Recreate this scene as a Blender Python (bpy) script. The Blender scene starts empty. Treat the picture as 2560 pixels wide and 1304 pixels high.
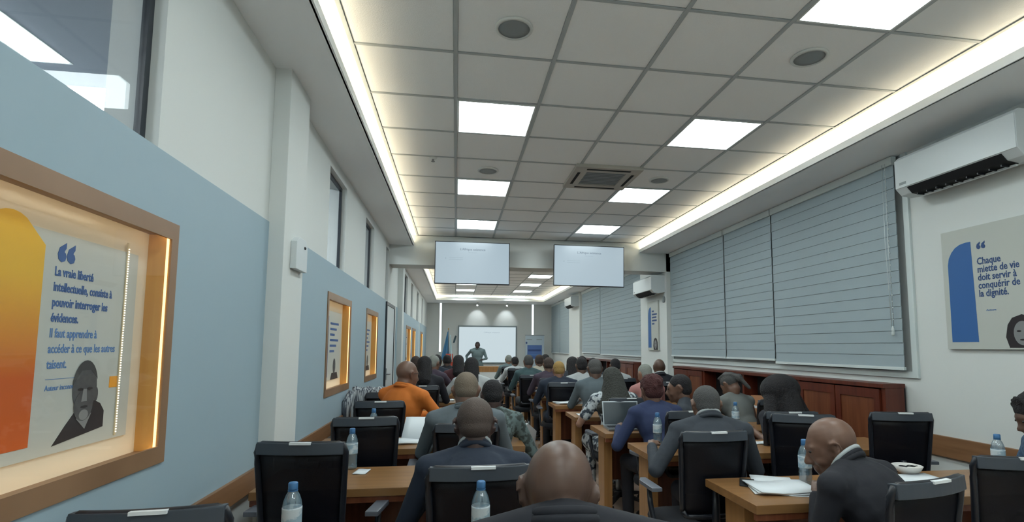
import bpy, bmesh, math, random
from mathutils import Vector, Matrix, Euler

random.seed(4)
S = bpy.context.scene
COL = S.collection
PI = math.pi
def D(a): return math.radians(a)

# ------------------------------------------------------------------ camera
CAMZ = 1.45
yaw, pitch, roll = 0.15235, 0.09, 0.005
cam = bpy.data.cameras.new('camera')
cam.sensor_fit = 'HORIZONTAL'; cam.sensor_width = 36.0
cam.lens = 1300.0/2560*36
cam.shift_x = -(1340.0-1280)/2560
cam.shift_y = (749.7-652)/2560
cam.clip_start = 0.05
co = bpy.data.objects.new('camera', cam); COL.objects.link(co)
_f = Vector((math.sin(yaw)*math.cos(pitch), math.cos(yaw)*math.cos(pitch), math.sin(pitch)))
_r = Vector((math.cos(yaw), -math.sin(yaw), 0)); _u = _r.cross(_f)
_r2 = _r*math.cos(roll)+_u*math.sin(roll); _u2 = -_r*math.sin(roll)+_u*math.cos(roll)
M = Matrix((( _r2.x, _u2.x, -_f.x, 0), (_r2.y, _u2.y, -_f.y, 0), (_r2.z, _u2.z, -_f.z, CAMZ), (0, 0, 0, 1)))
co.matrix_world = M
S.camera = co
# ------------------------------------------------------------------ world, exposure
w = bpy.data.worlds.new('world'); S.world = w; w.use_nodes = True
w.node_tree.nodes['Background'].inputs[0].default_value = (0.55, 0.65, 0.75, 1)
w.node_tree.nodes['Background'].inputs[1].default_value = 0.25
S.view_settings.view_transform = 'Standard'; S.view_settings.look = 'None'
S.view_settings.exposure = 0.0; S.view_settings.gamma = 1.0
S.view_settings.use_curve_mapping = False
PANEL_E = 14.8       # ceiling light panels
COVE_E = 4.4        # warm strips in the cove
NICHE_E = 6.0       # strips in the display boxes

# ------------------------------------------------------------------ materials
def lin(c):
    c /= 255.0
    return c/12.92 if c <= 0.04045 else ((c+0.055)/1.055)**2.4
def rgb(r, g, b): return (lin(r), lin(g), lin(b), 1)
MATS = {}
def mat(name, col, rough=0.6, metal=0.0, emit=None, es=0.0, alpha=1.0, spec=0.5, noise=None, bump=None, sheen=0):
    if name in MATS: return MATS[name]
    m = bpy.data.materials.new(name); m.use_nodes = True
    nt = m.node_tree; b = nt.nodes['Principled BSDF']
    b.inputs['Base Color'].default_value = col
    b.inputs['Roughness'].default_value = rough
    b.inputs['Metallic'].default_value = metal
    b.inputs['Specular IOR Level'].default_value = spec
    if sheen: b.inputs['Sheen Weight'].default_value = sheen
    if emit: b.inputs['Emission Color'].default_value = emit; b.inputs['Emission Strength'].default_value = es
    if alpha < 1: b.inputs['Alpha'].default_value = alpha
    if noise:      # (scale vector, amount, dark colour)
        tc = nt.nodes.new('ShaderNodeTexCoord'); mp = nt.nodes.new('ShaderNodeMapping'); n = nt.nodes.new('ShaderNodeTexNoise')
        mp.inputs['Scale'].default_value = noise[0]; n.inputs['Scale'].default_value = 1; n.inputs['Detail'].default_value = 4
        mx = nt.nodes.new('ShaderNodeMix'); mx.data_type = 'RGBA'
        mx.inputs[6].default_value = col; mx.inputs[7].default_value = noise[2]
        rp = nt.nodes.new('ShaderNodeMapRange'); rp.inputs[1].default_value = 0.5-noise[1]; rp.inputs[2].default_value = 0.5+noise[1]
        nt.links.new(tc.outputs['Object'], mp.inputs[0]); nt.links.new(mp.outputs[0], n.inputs['Vector'])
        nt.links.new(n.outputs['Fac'], rp.inputs[0]); nt.links.new(rp.outputs[0], mx.inputs[0]); nt.links.new(mx.outputs[2], b.inputs['Base Color'])
    if bump:       # (scale, strength)
        tc = nt.nodes.new('ShaderNodeTexCoord'); n = nt.nodes.new('ShaderNodeTexNoise'); n.inputs['Scale'].default_value = bump[0]; n.inputs['Detail'].default_value = 3
        bp = nt.nodes.new('ShaderNodeBump'); bp.inputs['Strength'].default_value = bump[1]; bp.inputs['Distance'].default_value = 0.02
        nt.links.new(tc.outputs['Object'], n.inputs['Vector']); nt.links.new(n.outputs['Fac'], bp.inputs['Height']); nt.links.new(bp.outputs[0], b.inputs['Normal'])
    MATS[name] = m
    return m
def glassy(name, col, alpha, gloss=0.25, rough=0.03):
    m = bpy.data.materials.new(name); m.use_nodes = True; nt = m.node_tree
    nt.nodes.remove(nt.nodes['Principled BSDF']); out = nt.nodes['Material Output']
    t = nt.nodes.new('ShaderNodeBsdfTransparent'); g = nt.nodes.new('ShaderNodeBsdfGlossy'); d = nt.nodes.new('ShaderNodeBsdfDiffuse')
    d.inputs[0].default_value = col; g.inputs['Roughness'].default_value = rough
    a = nt.nodes.new('ShaderNodeMixShader'); b = nt.nodes.new('ShaderNodeMixShader')
    a.inputs[0].default_value = alpha; b.inputs[0].default_value = gloss
    nt.links.new(t.outputs[0], a.inputs[1]); nt.links.new(d.outputs[0], a.inputs[2])
    nt.links.new(a.outputs[0], b.inputs[1]); nt.links.new(g.outputs[0], b.inputs[2]); nt.links.new(b.outputs[0], out.inputs[0])
    MATS[name] = m; return m

white_wall = mat('white_paint', rgb(214, 218, 216), 0.7, bump=(18, 0.04))
blue_wall = mat('blue_paint', rgb(154, 176, 188), 0.6, bump=(18, 0.04))
soffit_m = mat('soffit_paint', rgb(242, 246, 248), 0.7)
tile_m = mat('ceiling_tile_board', rgb(246, 249, 249), 0.9, bump=(160, 0.15))
grid_m = mat('grid_metal', rgb(176, 184, 186), 0.5)
panel_m = mat('light_diffuser', rgb(240, 245, 240), 0.5, emit=(0.86, 0.98, 1.0, 1), es=PANEL_E)
panel_frame = mat('white_metal', rgb(215, 220, 218), 0.4)
cove_m = mat('warm_strip', rgb(255, 230, 180), 0.5, emit=(1, 0.86, 0.62, 1), es=COVE_E*6)
white_plastic = mat('white_plastic', rgb(205, 212, 214), 0.35)
grey_plastic = mat('grey_plastic', rgb(140, 148, 150), 0.5)
dark_plastic = mat('dark_plastic', rgb(22, 24, 30), 0.4)
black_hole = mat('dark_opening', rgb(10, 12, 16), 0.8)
floor_m = mat('floor_tile_ceramic', rgb(200, 178, 160), 0.3, noise=((3, 3, 3), 0.3, rgb(184, 164, 150)))
grout_m = mat('grout', rgb(92, 84, 80), 0.9)
wood = mat('oak_wood', rgb(152, 112, 70), 0.32, noise=((2, 28, 28), 0.3, rgb(122, 88, 54)))
wood_v = mat('oak_wood_upright', rgb(166, 122, 74), 0.4, noise=((30, 30, 1.5), 0.3, rgb(136, 98, 58)))
wood_frame = mat('frame_wood', rgb(150, 118, 90), 0.45, noise=((30, 3, 3), 0.3, rgb(126, 96, 70)))
wood_reveal_lit = mat('lit_reveal_wood', rgb(204, 158, 88), 0.45, noise=((30, 30, 2), 0.3, rgb(188, 138, 72)))  # frame wood made lighter and yellower, strip glow put into the colour
wood_dark = mat('mahogany', rgb(104, 48, 30), 0.35, noise=((24, 24, 1.6), 0.3, rgb(70, 28, 20)))
wood_dark2 = mat('mahogany_panel', rgb(128, 78, 50), 0.35, noise=((26, 26, 1.6), 0.3, rgb(88, 40, 26)))
rail_m = mat('rail_wood', rgb(142, 104, 72), 0.45, noise=((3, 2, 30), 0.3, rgb(116, 82, 54)))
chair_m = mat('black_chair_plastic', rgb(26, 30, 38), 0.35)
chair_hi = mat('chair_band', rgb(62, 69, 78), 0.4)
chair_fab = mat('black_seat_fabric', rgb(18, 20, 28), 0.9)
mesh_m = glassy('black_chair_mesh', rgb(12, 14, 22), 0.90, 0.03, 0.4)
arm_m = mat('armrest_pad', rgb(96, 102, 112), 0.35)
metal_m = mat('brushed_metal', rgb(150, 155, 160), 0.3, metal=0.9)
label_m = mat('label_paper', rgb(225, 230, 232), 0.6)
paper_m = mat('paper', rgb(222, 228, 232), 0.8)
blind_m = mat('blind_fabric', rgb(154, 168, 174), 0.85)
blind_rail = mat('blind_rail_white', rgb(206, 216, 216), 0.4)
ORD_ = ['first', 'second', 'third', 'fourth', 'fifth', 'sixth']
corr_m = mat('corridor_diffuser', rgb(240, 245, 240), 0.5, emit=(0.88, 0.98, 1.0, 1), es=48.0)
glass_m = glassy('window_glass', rgb(60, 75, 85), 0.10, 0.035, 0.015)
niche_glass = glassy('niche_glass', rgb(200, 200, 190), 0.0, 0.03, 0.02)
frame_dark = mat('dark_window_frame', rgb(40, 46, 54), 0.4)
frame_grey = mat('grey_window_frame', rgb(120, 132, 136), 0.4, metal=0.3)
board_m = mat('niche_board', rgb(214, 204, 184), 0.7)
poster_white = mat('poster_white', rgb(186, 190, 184), 0.6)
poster_blue = mat('poster_blue', rgb(44, 96, 158), 0.6)
text_blue = mat('text_blue', rgb(58, 92, 146), 0.7)
text_lblue = mat('text_light_blue', rgb(84, 124, 178), 0.7)
text_navy = mat('text_navy', rgb(46, 74, 122), 0.7)
orange_sq = mat('orange_print', rgb(232, 158, 40), 0.6)
ph_skin = mat('photo_grey', rgb(88, 90, 92), 0.7, noise=((30, 30, 30), 0.3, rgb(60, 60, 64)))
ph_skin2 = mat('photo_grey_light', rgb(128, 130, 132), 0.7)
ph_dark = mat('photo_dark', rgb(36, 30, 34), 0.7)
niche_led = mat('niche_strip', rgb(255, 220, 150), 0.5, emit=(1, 0.80, 0.50, 1), es=NICHE_E)
niche_side = mat('niche_side_strip', rgb(255, 210, 130), 0.5, emit=(1, 0.72, 0.36, 1), es=1.7)
screen_m = mat('screen_glow', rgb(20, 20, 20), 0.3, emit=rgb(165, 184, 195), es=1.0)
board_glow = mat('projection_glow', rgb(20, 20, 20), 0.3, emit=rgb(196, 212, 218), es=1.0)
white_led = mat('cool_strip', rgb(230, 240, 245), 0.4, emit=(0.85, 0.95, 1.0, 1), es=1.6)
scr_text = mat('screen_text', rgb(20, 20, 20), 0.5, emit=rgb(118, 136, 152), es=0.9)
scr_text2 = mat('screen_text_faint', rgb(20, 20, 20), 0.5, emit=rgb(152, 172, 184), es=0.95)
def grad(name, c0, c1, axis=2):
    m = bpy.data.materials.new(name); m.use_nodes = True; nt = m.node_tree; b = nt.nodes['Principled BSDF']
    tc = nt.nodes.new('ShaderNodeTexCoord'); sp = nt.nodes.new('ShaderNodeSeparateXYZ'); r = nt.nodes.new('ShaderNodeValToRGB')
    r.color_ramp.elements[0].color = c0; r.color_ramp.elements[1].color = c1; r.color_ramp.elements[0].position = 0.3; r.color_ramp.elements[1].position = 0.75
    nt.links.new(tc.outputs['Generated'], sp.inputs[0]); nt.links.new(sp.outputs[axis], r.inputs[0]); nt.links.new(r.outputs[0], b.inputs['Base Color'])
    b.inputs['Roughness'].default_value = 0.6; return m
poster_orange = grad('poster_orange_print', rgb(196, 92, 30), rgb(224, 176, 48))
wood_v2 = wood_v

# ------------------------------------------------------------------ mesh builder
class MB:
    def __init__(s): s.v = []; s.f = []; s.smooth = False
    def add(s, vs, fs):
        o = len(s.v); s.v += [tuple(v) for v in vs]; s.f += [tuple(i+o for i in f) for f in fs]; return s
    def box(s, x0, x1, y0, y1, z0, z1, T=None):
        vs = [Vector((x, y, z)) for z in (z0, z1) for y in (y0, y1) for x in (x0, x1)]
        if T: vs = [T @ v for v in vs]
        return s.add(vs, [(0, 2, 3, 1), (4, 5, 7, 6), (0, 1, 5, 4), (2, 6, 7, 3), (0, 4, 6, 2), (1, 3, 7, 5)])
    def rings(s, rings, closed=True, caps=True):
        n = len(rings[0]); vs = [p for r in rings for p in r]; fs = []
        for i in range(len(rings)-1):
            for j in range(n):
                if not closed and j == n-1: continue
                a = i*n+j; b = i*n+(j+1) % n
                fs.append((a, b, b+n, a+n))
        if caps: fs.append(tuple(range(n-1, -1, -1))); fs.append(tuple((len(rings)-1)*n+k for k in range(n)))
        return s.add(vs, fs)
    def lathe(s, prof, n=16, T=None):
        rs = []
        for r, z in prof:
            ring = [Vector((r*math.cos(2*PI*k/n), r*math.sin(2*PI*k/n), z)) for k in range(n)]
            rs.append([T @ p for p in ring] if T else ring)
        return s.rings(rs)
    def cap(s, p0, p1, r0, r1, n=10, flat=1.0):
        p0 = Vector(p0); p1 = Vector(p1); d = p1-p0; L = d.length
        d = d/L if L > 1e-6 else Vector((0, 0, 1))
        a = d.orthogonal().normalized(); b = d.cross(a)
        rs = []
        for t in (-80, -50, -20): 
            rs.append((p0+d*(r0*math.sin(D(t))), r0*math.cos(D(t))))
        for t in (20, 50, 80):
            rs.append((p1+d*(r1*math.sin(D(t))), r1*math.cos(D(t))))
        return s.rings([[c+a*(r*math.cos(2*PI*k/n))+b*(r*math.sin(2*PI*k/n)) for k in range(n)] for c, r in rs])
    def ell(s, c, r, R=None, n=14, m=9):
        c = Vector(c); rs = []
        for i in range(m):
            t = -PI/2+PI*(i+0.5)/m
            ring = []
            for k in range(n):
                p = Vector((r[0]*math.cos(t)*math.cos(2*PI*k/n), r[1]*math.cos(t)*math.sin(2*PI*k/n), r[2]*math.sin(t)*1.02))
                if R is not None: p = R @ p
                ring.append(c+p)
            rs.append(ring)
        return s.rings(rs)
    def torus(s, c, R_, r, rot=None, n=20, m=8, sx=1.0, sy=1.0):
        vs = []; fs = []
        for i in range(n):
            a = 2*PI*i/n
            for j in range(m):
                b = 2*PI*j/m
                p = Vector(((R_+r*math.cos(b))*math.cos(a)*sx, (R_+r*math.cos(b))*math.sin(a)*sy, r*math.sin(b)))
                if rot is not None: p = rot @ p
                vs.append(Vector(c)+p)
        for i in range(n):
            for j in range(m):
                a = i*m+j; b = i*m+(j+1) % m; c2 = ((i+1) % n)*m+(j+1) % m; d = ((i+1) % n)*m+j
                fs.append((a, d, c2, b))
        return s.add(vs, fs)
    def tube(s, pts, r, n=8):
        pts = [Vector(p) for p in pts]; rs = []
        for i, p in enumerate(pts):
            d = (pts[min(i+1, len(pts)-1)]-pts[max(i-1, 0)]).normalized()
            a = d.cross(Vector((0, 0, 1)));
            if a.length < 1e-3: a = d.cross(Vector((0, 1, 0)))
            a.normalize(); b = d.cross(a)
            rr = r[i] if isinstance(r, (list, tuple)) else r
            rs.append([p+a*(rr*math.cos(2*PI*k/n))+b*(rr*math.sin(2*PI*k/n)) for k in range(n)])
        return s.rings(rs)
    def prism(s, poly, T, depth):
        """poly: 2D outline in the local XY plane, extruded along local Z by depth"""
        n = len(poly)
        vs = [T @ Vector((x, y, 0)) for x, y in poly]+[T @ Vector((x, y, depth)) for x, y in poly]
        fs = [tuple(range(n-1, -1, -1)), tuple(range(n, 2*n))]+[(i, (i+1) % n, (i+1) % n+n, i+n) for i in range(n)]
        return s.add(vs, fs)
    def mesh(s, name, bevel=0, smooth=False, seg=2):
        me = bpy.data.meshes.new(name); me.from_pydata(s.v, [], s.f); me.validate()
        bm = bmesh.new(); bm.from_mesh(me)
        bmesh.ops.recalc_face_normals(bm, faces=bm.faces)
        if bevel: bmesh.ops.bevel(bm, geom=bm.edges[:], offset=bevel, segments=seg, affect='EDGES', profile=0.7, clamp_overlap=True)
        bm.to_mesh(me); bm.free()
        if smooth:
            for p in me.polygons: p.use_smooth = True
        return me
def link(name, me, m=None, parent=None, loc=None, rot=None):
    o = bpy.data.objects.new(name, me); COL.objects.link(o)
    if parent: o.parent = parent
    if loc: o.location = loc
    if rot: o.rotation_euler = rot
    if m is not None:
        if len(me.materials) == 0: me.materials.append(m)
        o.material_slots[0].link = 'OBJECT'; o.material_slots[0].material = m
    return o
def obj(name, mb, m, parent=None, bevel=0, smooth=False, loc=None, rot=None):
    return link(name, mb.mesh(name, bevel, smooth), m, parent, loc, rot)
def tag(o, label=None, cat=None, group=None, kind=None):
    if label: o['label'] = label
    if cat: o['category'] = cat
    if group: o['group'] = group
    if kind: o['kind'] = kind
    return o
def thing(name, label, cat, loc=(0, 0, 0), rz=0, group=None):
    o = bpy.data.objects.new(name, None); COL.objects.link(o); o.location = loc; o.rotation_euler = (0, 0, rz)
    o.empty_display_size = 0.1
    return tag(o, label, cat, group)
def struct(name, mb, m, bevel=0, parent=None):
    o = obj(name, mb, m, parent, bevel)
    if not parent: o['kind'] = 'structure'
    return o
def B(*a): return MB().box(*a)
def copy_tree(o, parent=None):
    c = o.copy(); COL.objects.link(c)
    if parent: c.parent = parent
    for ch in list(o.children): copy_tree(ch, c)
    return c
def dup(o, loc, rz=0, label=None, group=None, scale=None):
    c = copy_tree(o); c.location = loc; c.rotation_euler = (0, 0, rz)
    if label: c['label'] = label
    if group: c['group'] = group
    if scale: c.scale = scale
    return c
ORD = ['first', 'second', 'third', 'fourth', 'fifth', 'sixth', 'seventh', 'eighth', 'ninth', 'tenth', 'eleventh', 'twelfth', 'thirteenth']

# ------------------------------------------------------------------ room shell
XL, XR = -1.05, 3.60
YB, YF = -1.75, 19.3
ZC, ZS = 3.20, 3.04
BEAM = (8.3, 8.72)
fl = struct('floor', B(XL-1.8, XR+0.25, YB-0.2, YF+0.2, -0.12, -0.006), grout_m)
ft = MB().box(-0.295, 0.295, -0.295, 0.295, -0.006, 0.0).mesh('floor_tile')
for i in range(8):
    for j in range(15):
        x = XL+0.3+i*0.6; y = 1.3+j*0.6
        if x < 3.5: link('floor_tile', ft, floor_m, fl, (x, y, 0))
link('floor_surface', B(XL, XR, YB, 0.99, -0.006, 0.0).mesh('floor_surface'), floor_m, fl)
link('floor_surface', B(XL, XR, 10.01, YF, -0.006, 0.0).mesh('floor_surface'), floor_m, fl)

# left wall, lower zones and the zones between the clerestory windows
wins = [(0.9, 1.96), (4.40, 5.07), (6.15, 6.76), (7.92, 8.26), (10.75, 11.5), (12.4, 13.0), (14.2, 14.9), (16.2, 16.9)]
ZW0, ZW1 = 2.14, 2.94
NY = [(1.09, 2.11), (4.44, 5.42), (6.32, 7.24), (11.3, 12.5), (12.9, 13.9), (15.9, 16.9)]
NZ0, NZ1 = 1.03, 1.90
wl = MB().box(XL-0.18, XL, YB, YF, 0.0, NZ0).box(XL-0.18, XL, YB, YF, NZ1, ZW0-0.003)
ny_ = [YB]+[v for a in NY for v in a]+[YF]
for i in range(0, len(ny_), 2): wl.box(XL-0.18, XL, ny_[i], ny_[i+1], NZ0, NZ1)
for a, b in NY: wl.box(XL-0.18, XL-0.07, a, b, NZ0, NZ1)
ys = [YB]+[v for a in wins for v in a]+[YF]
for i in range(0, len(ys), 2): wl.box(XL-0.18, XL, ys[i], ys[i+1], ZW0-0.003, ZC)
for a, b in wins: wl.box(XL-0.18, XL, a, b, ZW1, ZC)
wall_left = struct('wall_left', wl, white_wall)
for a, b in ((YB, 3.05), (3.43, 7.98), (9.4, 10.3), (10.5, 15.2), (15.5, YF-0.4)):
    bb = MB().box(XL-0.001, XL+0.008, a, b, 0.80, NZ0).box(XL-0.001, XL+0.008, a, b, NZ1, ZW0)
    ins = [n for n in NY if n[0] < b and n[1] > a]; cuts = [a]+[v for n in ins for v in n]+[b]
    for q in range(0, len(cuts), 2):
        if cuts[q+1] > cuts[q]+0.01: bb.box(XL-0.001, XL+0.008, cuts[q], cuts[q+1], NZ0, NZ1)
    obj('blue_band', bb, blue_wall, wall_left)
for a, b in ((YB, 3.05), (3.43, 7.98), (9.0, YF)):
    o = obj('trim_1' if a < 0 else ('trim_2' if a < 5 else 'trim_3'), B(XL, XL+0.025, a, b, 0.70, 0.81), rail_m, None, 0.004); o['kind'] = 'structure'
struct('trim_4', B(XL, XL+0.09, 3.05, 3.43, 0, ZS+0.02), white_wall, 0.004)       # pilaster
struct('trim_5', B(XL, XL+0.09, 9.6, 9.9, 0, ZS+0.02), white_wall, 0.004)
struct('baseboard_left', B(XL, XL+0.015, YB, YF, 0, 0.1), wood_dark, 0.003)
# room behind the clerestory windows
bk = MB().box(XL-1.9, XL-1.8, YB-0.2, YF, 0, ZC+0.1).box(XL-1.8, XL-0.18, YB-0.2, YF, ZC, ZC+0.1).box(XL-1.8, XL-0.18, YF-0.1, YF, 0, ZC).box(XL-1.8, XL-0.18, YB-0.2, YB-0.1, 0, ZC)
struct('wall_corridor', bk, mat('corridor_paint', rgb(150, 156, 164), 0.8))
for n_, (xx, yy, ax, ay) in enumerate(((-2.50, 0.2, 0.28, 0.28), (-2.52, 2.95, 0.10, 0.55), (-2.40, 4.12, 0.27, 0.28), (-2.3, 7.6, 0.28, 0.28), (-2.3, 11.2, 0.28, 0.28), (-2.3, 14.8, 0.28, 0.28))):
    t = thing('corridor_light', 'ceiling light in the corridor behind the high windows, %s from the camera' % ORD_[n_], 'light', (xx, yy, ZC), 0, 'lights in the corridor behind the windows')
    obj('frame', B(-ax-0.02, ax+0.02, -ay-0.02, ay+0.02, -0.004, 0.0), panel_frame, t); obj('diffuser', B(-ax, ax, -ay, ay, -0.008, -0.004), corr_m, t)
wn = 0
for a, b in wins:
    wn += 1
    t = bpy.data.objects.new('window_%d' % wn, None); COL.objects.link(t); t['kind'] = 'structure'
    obj('pane', B(XL-0.058, XL-0.052, a+0.03, b-0.03, ZW0+0.03, ZW1-0.03), glass_m, t)
    fr = MB().box(XL-0.066, XL-0.044, a, a+0.03, ZW0, ZW1).box(XL-0.066, XL-0.044, b-0.030, b, ZW0, ZW1).box(XL-0.066, XL-0.044, a+0.03, b-0.030, ZW0, ZW0+0.022).box(XL-0.066, XL-0.044, a+0.03, b-0.030, ZW1-0.03, ZW1)
    obj('frame', fr, frame_dark, t)
    obj('sill', B(XL-0.02, XL+0.004, a, b, ZW0-0.012, ZW0), white_wall, t)
# door in the left wall before the beam
dr = bpy.data.objects.new('door_1', None); COL.objects.link(dr); dr['kind'] = 'structure'
obj('door_frame', MB().box(XL, XL+0.03, 8.0, 8.05, 0, 2.12).box(XL, XL+0.03, 8.98, 9.03, 0, 2.12).box(XL, XL+0.03, 8.05, 8.98, 2.07, 2.12), frame_dark, dr)
obj('door_leaf', B(XL, XL+0.02, 8.05, 8.98, 0, 2.07), white_plastic, dr, 0.003)
hd = obj('door_handle', MB().tube([(XL+0.02, 8.16, 1.03), (XL+0.07, 8.16, 1.03), (XL+0.07, 8.28, 1.03)], 0.01), metal_m, dr, 0, True)
obj('door_plate', B(XL+0.02, XL+0.026, 8.12, 8.18, 0.95, 1.12), metal_m, dr)

# right wall
wr = MB().box(XR, XR+0.2, YB, YF, 0, ZC)
wall_right = struct('wall_right', wr, white_wall)
struct('trim_6', B(XR-0.025, XR, YB, 3.70, 0.66, 0.81), rail_m, 0.004)
struct('baseboard_right', B(XR-0.015, XR, YB, YF, 0, 0.1), wood_dark, 0.003)
struct('wall_back', B(XL-0.2, XR+0.2, YB-0.15, YB, 0, ZC), white_wall)
struct('wall_front', B(XL-0.2, XR+0.2, YF, YF+0.15, 0, ZC), white_wall)
# beam with the screens
struct('trim_7', B(XL, XR, BEAM[0], BEAM[1], 2.73, ZC), white_wall, 0.004)
# cove soffits
def soffit(name, mb): return struct(name, mb, soffit_m, 0)
for nm, y0, y1 in (('trim_8', YB, BEAM[0]), ('trim_9', BEAM[1], YF)):
    soffit(nm, MB().box(XL, -0.69, y0, y1, ZS, ZS+0.02).box(-0.70, -0.68, y0, y1, ZS, ZS+0.055))
for nm, y0, y1 in (('trim_10', YB, BEAM[0]), ('trim_11', BEAM[1], YF)):
    soffit(nm, MB().box(3.04, XR, y0, y1, ZS, ZS+0.02).box(3.03, 3.05, y0, y1, ZS, ZS+0.055))
soffit('trim_12', MB().box(-0.68, 3.03, 17.95, YF, ZS, ZS+0.02).box(-0.68, 3.03, 17.93, 17.95, ZS, ZS+0.055))
LEDG = 'warm light strips in the ceiling cove'
k = 0
for (x0, x1, y0, y1, lb) in ((-0.80, -0.77, YB+0.1, BEAM[0]-0.03, 'warm white light strip along the cove above the blue wall, near room'),
                         (-0.80, -0.77, BEAM[1]+0.03, YF-0.1, 'warm white light strip in the cove above the left windows beyond the beam'),
                         (3.13, 3.16, YB+0.1, BEAM[0]-0.03, 'warm white light strip along the cove above the grey blinds, near room'),
                         (3.13, 3.16, BEAM[1]+0.03, YF-0.1, 'warm white light strip in the cove above the far blinds beyond the beam'),
                         (-0.7, 3.05, 18.04, 18.07, 'warm white light strip across the far end of the ceiling')):
    t = thing('cove_light', lb, 'light strip', ((x0+x1)/2, (y0+y1)/2, ZS+0.02), 0, LEDG)
    cx, cy = (x0+x1)/2, (y0+y1)/2
    obj('light_strip', B(x0-cx, x1-cx, y0-cy, y1-cy, 0.004, 0.014), cove_m, t)
    obj('strip_channel', B(x0-cx-0.008, x1-cx+0.008, y0-cy, y1-cy, 0.0, 0.004), panel_frame, t)

# ceiling: board above, tiles and grid below
ceil = struct('ceiling', B(XL-0.2, XR+0.2, YB-0.15, YF+0.15, ZC+0.012, ZC+0.12), soffit_m)
TX, TY = 0.597, 0.588
X0, Y0 = -0.032, 3.004
colx = [X0+TX*i for i in range(-1, 6)]           # edges
tile_me = MB().box(-TX/2+0.012, TX/2-0.012, -TY/2+0.012, TY/2-0.012, 0.004, 0.012).mesh('ceiling_tile', 0.003, seg=1)
lights_near = {(0, -8), (3, -8), (0, 1), (0, 4), (0, 7), (3, -2), (0, -2), (3, 1), (3, 4), (3, 7), (0, -5), (3, -5)}  # rearmost pair, unseen behind the camera, added as fill light
lights_far = {(0, 10), (3, 10), (0, 13), (3, 13), (0, 16), (0, 19), (0, 22), (0, 25), (3, 16), (3, 19), (3, 22), (3, 25)}  # two rows nearest the beam are hidden by it, added to brighten this part
def row_y(j): return Y0+TY*j
skip_c = (2, 3)
for j in range(-8, 9):
    for i in range(-1, 5):
        if (i, j) in lights_near or (i, j) == skip_c: continue
        link('ceiling_tile', tile_me, tile_m, ceil, (X0+TX*(i+0.5), row_y(j)+TY/2, ZC))
for j in range(10, 26):
    for i in range(-1, 5):
        if (i, j) in lights_far: continue
        link('ceiling_tile', tile_me, tile_m, ceil, (X0+TX*(i+0.5), row_y(j)+TY/2, ZC))
bar_y = MB().box(-0.012, 0.012, YB, BEAM[0], -0.002, 0.006).mesh('grid_bar')
bar_y2 = MB().box(-0.012, 0.012, BEAM[1], 17.95, -0.002, 0.006).mesh('grid_bar')
for i in range(-1, 6):
    link('grid_bar', bar_y, grid_m, ceil, (X0+TX*i, 0, ZC)); link('grid_bar', bar_y2, grid_m, ceil, (X0+TX*i, 0, ZC))
bar_x = MB().box(X0-TX, X0+TX*5, -0.009, 0.009, 0.0, 0.007).mesh('grid_bar')
for j in list(range(-8, 9))+list(range(10, 27)): link('grid_bar', bar_x, grid_m, ceil, (0, row_y(j), ZC))
for (x0, x1) in ((XL, X0-TX-0.012), (X0+TX*5+0.012, XR)):
    obj('plaster_border', B(x0, x1, YB, BEAM[0], ZC-0.002, ZC+0.011), soffit_m, ceil)
    obj('plaster_border', B(x0, x1, BEAM[1], YF, ZC-0.002, ZC+0.011), soffit_m, ceil)
obj('plaster_border', B(X0-TX, X0+TX*5, 18.3, YF, ZC-0.002, ZC+0.011), soffit_m, ceil)

# light panels
pl = thing('ceiling_light', 'x', 'light', (0, 0, ZC), 0, 'square light panels in the tiled ceiling')
hx, hy = TX/2-0.014, TY/2-0.014
obj('frame', MB().box(-hx, hx, -hy, -hy+0.012, -0.004, 0.01).box(-hx, hx, hy-0.012, hy, -0.004, 0.01).box(-hx, -hx+0.012, -hy+0.012, hy-0.012, -0.004, 0.01).box(hx-0.012, hx, -hy+0.012, hy-0.012, -0.004, 0.01), panel_frame, pl)
obj('diffuser', B(-hx+0.012, hx-0.012, -hy+0.012, hy-0.012, -0.001, 0.006), panel_m, pl)
names = {}
for s, side in ((0, 'on the window side'), (3, 'on the blinds side')):
    for n, j in enumerate(sorted(j for (i, j) in lights_near if i == s)):
        names[(s, j)] = 'square white ceiling light %s, %s from the camera end' % (side, ORD[n])
    for n, j in enumerate(sorted(j for (i, j) in lights_far if i == s)):
        names[(s, j)] = 'square white ceiling light beyond the beam %s, %s from the beam' % (side, ORD[n])
first = True
for (i, j), lb in names.items():
    loc = (X0+TX*(i+0.5), row_y(j)+TY/2, ZC)
    if first: pl.location = loc; pl['label'] = lb; first = False
    else: dup(pl, loc, 0, lb)

# ceiling speakers
sp = thing('ceiling_speaker', 'x', 'speaker', (0, 0, ZC), 0, 'round ceiling speakers')
obj('rim', MB().lathe([(0.10, 0.004), (0.105, 0.0), (0.103, -0.008), (0.088, -0.012), (0.088, 0.004)], 28), panel_frame, sp, 0, True)
obj('grille', MB().lathe([(0.088, 0.003), (0.087, -0.006), (0.05, -0.009), (0.01, -0.010)], 28), grey_plastic, sp, 0, True)
sps = [(0, -1, 'round white ceiling speaker before the first light on the window side'), (3, -1, 'round white ceiling speaker nearest the camera on the blinds side'),
       (0, 3, 'round ceiling speaker just before the second light panel on the window side'), (3, 3, 'round ceiling speaker between the cassette air conditioner and the blinds')]
for n, (i, j, lb) in enumerate(sps):
    loc = (X0+TX*(i+0.5)+0.02, row_y(j)+TY/2, ZC)
    if n == 0: sp.location = loc; sp['label'] = lb
    else: dup(sp, loc, 0, lb)
t = thing('sprinkler', 'small round sprinkler or sensor on a ceiling tile near the left cove', 'sprinkler', (-0.24, 4.80, ZC))
obj('plate', MB().lathe([(0.035, 0.004), (0.035, -0.004), (0.015, -0.012)], 16), panel_frame, t, 0, True)
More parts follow.
